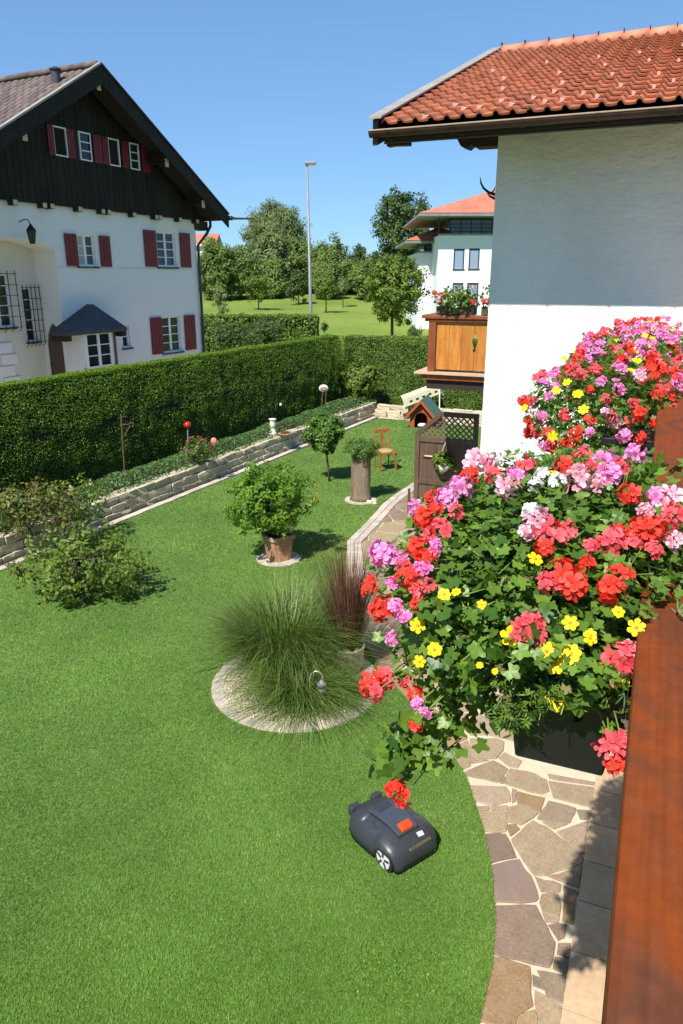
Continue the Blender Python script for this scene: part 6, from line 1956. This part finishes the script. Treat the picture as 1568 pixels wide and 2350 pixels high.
# ---------------- first mound: geraniums of the near boxes
C1, S1 = (1.30, -.25, 3.60), (.60, .45, .25)
def hit(px, py, c, s, back=0.0):
    """where a pixel's ray meets the mound; else the nearest point of the ray to its middle, pulled onto its rim"""
    r = ray(px, py)
    o = ((CAM - W(*c)) @ AX.T) / A3(*s)
    d = (AX @ r) / A3(*s)
    A_, B_, C_ = d @ d, 2 * o @ d, o @ o - 1
    D_ = B_ * B_ - 4 * A_ * C_
    t = (-B_ - math.sqrt(D_)) / (2 * A_) if D_ > 0 else -B_ / (2 * A_)
    p = CAM + r * t
    n = unit((((p - W(*c)) @ AX.T) / A3(*s) ** 2) @ AX)
    return p, n
fl = thing('geranium_plant', W(1.3, -.12, 3.53), 'big near mound of trailing geraniums, red, coral and pink, with yellow daisies', 'geraniums')
heads = [(1098, 1078, 78, 'pale'), (1060, 1128, 70, 'pink'), (1030, 1152, 56, 'pink'), (960, 1172, 48, 'pink'), (978, 1202, 62, 'red'), (1168, 1126, 62, 'pale'), (1010, 1225, 58, 'coral'),
         (888, 1275, 70, 'pink'), (920, 1290, 40, 'pink'), (962, 1270, 60, 'red'), (940, 1338, 66, 'red'), (968, 1312, 52, 'pink'), (948, 1370, 46, 'coral'), (855, 1356, 44, 'red'), (856, 1338, 30, 'red'),
         (888, 1405, 66, 'red'), (914, 1392, 40, 'pink'), (906, 1470, 42, 'pink'), (852, 1560, 62, 'red'), (884, 1556, 62, 'coral'), (866, 1584, 50, 'coral'), (958, 1586, 40, 'red'), (962, 1606, 34, 'pink'), (958, 1652, 40, 'red'),
         (905, 1812, 52, 'red'), (926, 1835, 50, 'red'), (1238, 1205, 70, 'pale'), (1262, 1240, 80, 'coral'), (1300, 1228, 52, 'coral'), (1392, 1245, 82, 'coral'), (1282, 1325, 86, 'red'), (1312, 1345, 80, 'red'), (1262, 1340, 60, 'coral'),
         (1398, 1358, 74, 'red'), (1418, 1328, 60, 'red'), (1482, 1228, 86, 'red'), (1518, 1216, 66, 'coral'), (1532, 1162, 76, 'pale'), (1545, 1188, 60, 'coral'), (1206, 1438, 78, 'coral'), (1232, 1462, 50, 'coral'),
         (1424, 1515, 92, 'coral'), (1456, 1532, 72, 'coral'), (1398, 1722, 76, 'coral'), (1412, 1752, 60, 'red'), (1430, 1700, 46, 'coral'), (1436, 1142, 56, 'red'), (1322, 1112, 76, 'pale'), (1386, 1072, 74, 'pink'), (1350, 1086, 56, 'coral'),
         (1460, 1050, 62, 'pink'), (1395, 1100, 60, 'pink'), (1252, 1102, 52, 'white'), (1280, 1118, 44, 'white'), (1226, 1122, 40, 'white'), (1208, 1075, 46, 'coral'), (1120, 1072, 50, 'pale'), (1080, 1100, 46, 'red'), (1548, 1250, 50, 'pale'),
         (1000, 1150, 44, 'red'), (1045, 1180, 40, 'coral'), (985, 1290, 46, 'red'), (1000, 1262, 40, 'pink'), (930, 1310, 44, 'coral'), (905, 1345, 36, 'pink'), (985, 1350, 40, 'coral'), (935, 1420, 40, 'pink'), (960, 1395, 38, 'red'),
         (1140, 1098, 46, 'coral'), (1185, 1098, 48, 'pink'), (1290, 1082, 50, 'red'), (1335, 1056, 46, 'coral'), (1420, 1082, 50, 'coral'), (1365, 1120, 44, 'pale'), (1212, 1225, 46, 'pale'), (1250, 1265, 50, 'red'), (1345, 1260, 40, 'coral'), (1420, 1228, 44, 'red'),
         (1505, 1150, 50, 'pink'), (1450, 1250, 44, 'coral'), (1180, 1470, 36, 'coral'), (1340, 1305, 44, 'red'), (1440, 1495, 48, 'pale'), (940, 1560, 34, 'coral'), (975, 1630, 30, 'pink'), (1495, 1268, 44, 'coral'),
         (1000, 1180, 40, 'red'), (982, 1242, 44, 'coral'), (1225, 1180, 44, 'white'), (1478, 1180, 40, 'pale')]
HP = []
stems = MB()
CTR = W(1.25, -.12, 3.52)
for px, py, sz, c in heads:
    p, n = hit(px, py, C1, S1)
    if py > 1690 and px < 1000:
        p = PL(px, py, W(.82, -.32, 3.3), d1)
        n = unit(TO_CAM(p) + UP * .4)
    elif py > 1690:
        p = PL(px, py, W(.72, -.06, 3.4), d1)
        n = unit(TO_CAM(p) + A3(-.3, 0, .3))
    dep = (p - CAM) @ A3(0, math.cos(PT), -math.sin(PT))
    size = sz / F_PX * dep * 1.12
    nn = unit(n * .6 + TO_CAM(p) * .55 + UP * .25 + rng.normal(size=3) * .2)
    Rm = toward(nn) @ rotz(random.uniform(0, 6.28))
    q = p + nn * .012
    me = random.choice(HEADS[c])
    inst('flower_head', me, fl, frame(q, Rm[:, 0] * size, Rm[:, 1] * size, Rm[:, 2] * size))
    stem_to(stems, q, p + (CTR - p) * .3, .0015)
    HP.append(q)
for px, py, sz in [(1172, 1455, 54), (1277, 1526, 52), (1312, 1508, 52), (1252, 1497, 46), (1292, 1498, 44), (1275, 1610, 54), (1416, 1554, 52), (1462, 1442, 42), (1345, 1468, 36), (1308, 1438, 40), (956, 1440, 38), (1000, 1490, 36), (964, 1516, 30),
                   (1220, 1293, 40), (1050, 1370, 24), (1020, 1370, 32), (1104, 1390, 24), (1414, 1410, 30), (1330, 1098, 24), (1356, 1460, 30), (1376, 1080, 22), (1268, 1098, 26), (1098, 1535, 18), (1136, 1540, 16)]:
    p, n = hit(px, py, C1, S1)
    if py > 1590:
        p = PL(px, py, W(.77, -.13, 3.5), d1)
        n = TO_CAM(p)
    dep = (p - CAM) @ A3(0, math.cos(PT), -math.sin(PT))
    size = sz / F_PX * dep
    nn = unit(n * .4 + TO_CAM(p) * .8 + UP * .3 + rng.normal(size=3) * .25)
    Rm = toward(nn) @ rotz(random.uniform(0, 6.28))
    M = frame(p + nn * .015, Rm[:, 0] * size, Rm[:, 1] * size, Rm[:, 2] * size)
    dz = inst('daisy', random.choice(DAISY), fl, M)
    inst('daisy_centre', CENTER, fl, M)
    stem_to(stems, p, p + (CTR - p) * .4, .0014)
# straggling stems and buds
for px, py in ((1500, 1120), (1545, 1090), (1380, 1650), (1480, 1040)):
    p, n = hit(px, py, C1, S1)
    stem_to(stems, p, p + (CTR - p) * .5, .0024)
PS, NS, RS = mound_points(230, (1.3, -.21, 3.6), (.62, .38, .27), .08)
for p in PS:
    stem_to(stems, p, p + (W(random.uniform(.9, 1.7), -.12, 3.53) - p) * random.uniform(.35, .6), random.uniform(.0008, .0016))
tag(stems.build('stems', 'stemgreen', fl, smooth=True), kind='stuff')
# single large leaves nearest the eye
P, Nn, rr = mound_points(2600, (1.3, -.22, 3.6), (.6, .41, .25), .10)
tc = TO_CAM(P)
vis = np.where(((Nn * tc).sum(1) > .15) & (rr > .9))[0]
d_ = np.linalg.norm(P[vis] - CAM, axis=1)
# thin out so the leaves spread evenly
vis = vis[np.argsort(d_ + rng.random(len(vis)) * .5)][:300]
for i in vis:
    lq = (P[i] - R0) @ AX.T
    if -.27 < lq[1] < .03 and (lq[0] < 1.05 and lq[2] < 3.515 or lq[0] < .84 and lq[2] < 3.6):
        continue
    nn = unit(Nn[i] * .6 + UP * .55 + rng.normal(size=3) * .35 + tc[i] * .15)
    Rm = toward(nn) @ rotz(random.uniform(0, 6.28))
    s = random.uniform(.026, .046)
    inst('leaf', random.choice(LEAFM), fl, frame(P[i], Rm[:, 0] * s, Rm[:, 1] * s, Rm[:, 2] * s))
def foliage(root, c, s, n, size, low=-1, extra=None):
    P, Nn, rr = mound_points(n, c, s, .3, low)
    loc = (P - R0) @ AX.T
    k = ~((loc[:, 0] < 1.05) & (loc[:, 1] > -.26) & (loc[:, 1] < .02) & (loc[:, 2] < 3.515))
    k &= ~((loc[:, 0] < .84) & (loc[:, 1] > -.27) & (loc[:, 1] < .03) & (loc[:, 2] < 3.60))
    P, Nn = P[k], Nn[k]
    Nf = unit(Nn * .5 + UP * .5 + rng.normal(size=P.shape) * .5)
    sz = rng.uniform(*size, len(P))
    tint = np.clip(rng.normal(.45, .27, len(P)), 0, 1)
    arr = [scatter(LEAF, P, Nf, sz, tint)]
    if extra is not None:
        arr.append(extra)
    tag(leaf_obj('foliage', join_arrays(arr), 'l_ger2', root), kind='stuff')
# feathery daisy leaves hanging before the near box, trailing shoots lower left and on the rail
def shoots(lst):
    PP, NN, SS = [], [], []
    for (a, b, z), sp, n, s in lst:
        q = W(a, b, z) + (rng.normal(size=(n, 3)) * A3(*sp)) @ AX
        PP.append(q)
        NN.append(unit(UP * .5 + rng.normal(size=q.shape) * .6 + TO_CAM(q) * .5))
        SS.append(rng.uniform(s * .7, s * 1.2, n))
    return np.concatenate(PP), np.concatenate(NN), np.concatenate(SS)
def at_px(px, py, a):
    p = PL(px, py, W(a, 0, 0), d1) - R0
    return p @ d1, p @ d2, p[2]
P, Nn, S = shoots([(at_px(1200, 1560, .78), (.03, .045, .022), 150, .04), (at_px(1330, 1560, .78), (.03, .06, .02), 160, .045), (at_px(1170, 1640, .77), (.02, .025, .02), 70, .04), (at_px(1120, 1480, .9), (.05, .06, .04), 160, .045), (at_px(1270, 1420, .9), (.05, .1, .04), 140, .045)])
ex1 = scatter(FEA, P, Nn, S, np.clip(rng.normal(.5, .25, len(P)), 0, 1))
P, Nn, S = shoots([(at_px(910, 1740, .84), (.02, .03, .03), 26, .05), (at_px(960, 1690, .85), (.03, .04, .03), 34, .05), (at_px(905, 1480, .95), (.02, .03, .04), 14, .04), (at_px(880, 1310, 1.1), (.02, .02, .03), 10, .04), (at_px(1020, 1640, .85), (.03, .04, .03), 30, .055), (at_px(1090, 1640, .85), (.03, .03, .03), 16, .05),
                   (at_px(1330, 1585, .76), (.02, .04, .012), 16, .06), (at_px(1540, 1540, .86), (.03, .035, .015), 14, .055), (at_px(1510, 1080, 1.75), (.05, .04, .03), 22, .05), (at_px(1540, 1330, 1.2), (.05, .05, .03), 34, .05), (at_px(1200, 1665, .78), (.01, .012, .012), 6, .035)])
ex2 = scatter(LEAF, P, Nn, S, np.clip(rng.normal(.55, .25, len(P)), 0, 1))
hp_ = np.repeat(np.array(HP), 7, 0)
hp_ = hp_ + (CTR - hp_) * rng.uniform(.08, .3, (len(hp_), 1)) + rng.normal(size=hp_.shape) * .022
ex2 = join_arrays([ex2, scatter(LEAF, hp_, unit(UP * .5 + rng.normal(size=hp_.shape) * .6 + TO_CAM(hp_) * .4), rng.uniform(.022, .042, len(hp_)), rng.random(len(hp_)))])
foliage(fl, (1.3, -.21, 3.60), (.6, .38, .245), 13000, (.018, .04), extra=join_arrays([ex1, ex2]))
# buds and withered leaves among the foliage
P, Nn, rr = mound_points(170, (1.3, -.22, 3.6), (.62, .42, .26), .06)
q = np.repeat(P, 4, 0) + rng.normal(size=(len(P) * 4, 3)) * .009
tag(leaf_obj('buds', leaf_arrays(q, unit(UP * .3 + rng.normal(size=q.shape)), rng.uniform(.008, .018, len(q)), .45), 'l_reddish', fl), kind='stuff')
P, Nn, rr = mound_points(60, (1.3, -.22, 3.6), (.6, .40, .25), .08)
tag(leaf_obj('withered_leaves', scatter(LEAF, P, unit(Nn + rng.normal(size=P.shape) * .6), rng.uniform(.016, .034, len(P)), rng.random(len(P))), 'l_dry', fl), kind='stuff')
# second, partly hidden plant of the hidden near box, thickened to shade the deck
fl2 = thing('geranium_plant', W(2.35, -.12, 3.53), 'geranium foliage behind the near mound, low over the rail, thickened to shade the deck', 'geraniums')
foliage(fl2, (2.1, -.2, 3.54), (.7, .28, .15), 4200, (.03, .055))

# ---------------- far mounds
def mound(c, s, n, nh, label, pal, seed, ndaisy):
    root = thing('geranium_plant', W(c[0], -.12, 3.53), label, 'geraniums', 'geranium mounds along the rail')
    foliage(root, c, s, n, (.028, .052))
    r_ = random.Random(seed)
    P, Nn, rr = mound_points(4000, c, s, .05)
    tc = TO_CAM(P)
    ok = np.where(((Nn * tc).sum(1) > -.05) & (rr > .9))[0]
    chosen = []
    for i in ok:
        if len(chosen) >= nh + ndaisy:
            break
        if all(np.linalg.norm(P[i] - P[j]) > .055 for j in chosen):
            chosen.append(i)
    for k, i in enumerate(chosen):
        nn = unit(Nn[i] * .7 + tc[i] * .4 + UP * .3 + rng.normal(size=3) * .25)
        Rm = toward(nn) @ rotz(r_.uniform(0, 6.28))
        if k < nh:
            col = r_.choice(pal)
            s_ = r_.uniform(.055, .095)
            q = P[i] + nn * .03
            inst('flower_head', r_.choice(HEADS[col]), root, frame(q, Rm[:, 0] * s_, Rm[:, 1] * s_, Rm[:, 2] * s_))
        else:
            s_ = r_.uniform(.045, .06)
            inst('daisy', r_.choice(DAISY), root, frame(P[i] + nn * .03, Rm[:, 0] * s_, Rm[:, 1] * s_, Rm[:, 2] * s_))
    return root
pal_a = ['red', 'red', 'coral', 'coral', 'coral', 'pink', 'pink', 'pale']
pal_b = ['red', 'coral', 'coral', 'pink', 'pink', 'pink', 'pale']
mound((3.95, -.27, 3.60), (.72, .42, .30), 2600, 105, 'mound of red and coral geraniums above the dark box end', pal_a, 1, 12)
mound((5.0, -.25, 3.64), (.75, .40, .29), 2300, 95, 'mound of red and pink geraniums in the middle of the far row', pal_a, 2, 9)
mound((6.1, -.22, 3.66), (.75, .38, .27), 2000, 85, 'mound of pink and coral geraniums second from the white wing', pal_b, 3, 9)
mound((7.05, -.12, 3.67), (.6, .36, .25), 1700, 70, 'palest pink mound of geraniums close to the white wing', ['pink', 'pink', 'pale', 'coral', 'red'], 4, 7)
# two clumps that hang over the rail
rl_ = thing('geranium_plant', W(3.3, .02, 3.68), 'small geranium shoot leaning over the hand rail beside the dark box end', 'geraniums')
P, Nn, S = shoots([((1.55, .09, 3.74), (.05, .04, .025), 26, .05), ((1.62, .1, 3.72), (.03, .03, .02), 12, .05)])
leaf_obj('foliage', scatter(LEAF, P, Nn, S, np.clip(rng.normal(.6, .2, len(P)), 0, 1)), 'l_ger2', rl_)

# ---------------- flowers on the far carved balcony
def balcony_box(b0, b1, label):
    root = thing('flower_box', W(11.62, (b0 + b1) / 2, 3.72), label, 'flower box', 'flower boxes on the carved balcony')
    MB().fb(R0, d1, d2, UP, (11.66, 11.82), (b0, b1), (3.725, 3.86)).build('box', 'darkwood', root, bevel=.01)
    return root
balcony_box(-3.5, -2.85, 'dark flower box on the sunlit end of the carved balcony')
balcony_box(-2.75, -2.1, 'dark flower box on the shaded part of the carved balcony')
def bplant(c, s, n, label, cols, nh):
    root = thing('balcony_flowers', W(c[0], c[1], 3.86), label, 'flowers', 'plants on the carved balcony')
    P, Nn, rr = mound_points(n, c, s, .4)
    leaf_obj('foliage', leaf_arrays(P, unit(Nn + UP * .4 + rng.normal(size=P.shape) * .5), rng.uniform(.05, .09, len(P)), .6), 'l_shrub', root)
    for k in range(nh):
        i = random.randrange(len(P))
        q = P[i] + (P[i] - W(*c)) * .25
        Rm = toward(unit(TO_CAM(q) + UP * .4 + rng.normal(size=3) * .3))
        s_ = random.uniform(.08, .12)
        inst('flower_head', random.choice(HEADS[random.choice(cols)]), root, frame(q, Rm[:, 0] * s_, Rm[:, 1] * s_, Rm[:, 2] * s_))
bplant((11.65, -3.15, 3.98), (.25, .42, .22), 620, 'bushy red and pink flowers at the sunlit end of the carved balcony', ['red', 'coral', 'pale'], 12)
bplant((11.7, -2.45, 4.02), (.25, .36, .3), 420, 'tall shaded leafy plant with red blooms close to the wing on the carved balcony', ['red', 'coral'], 6)
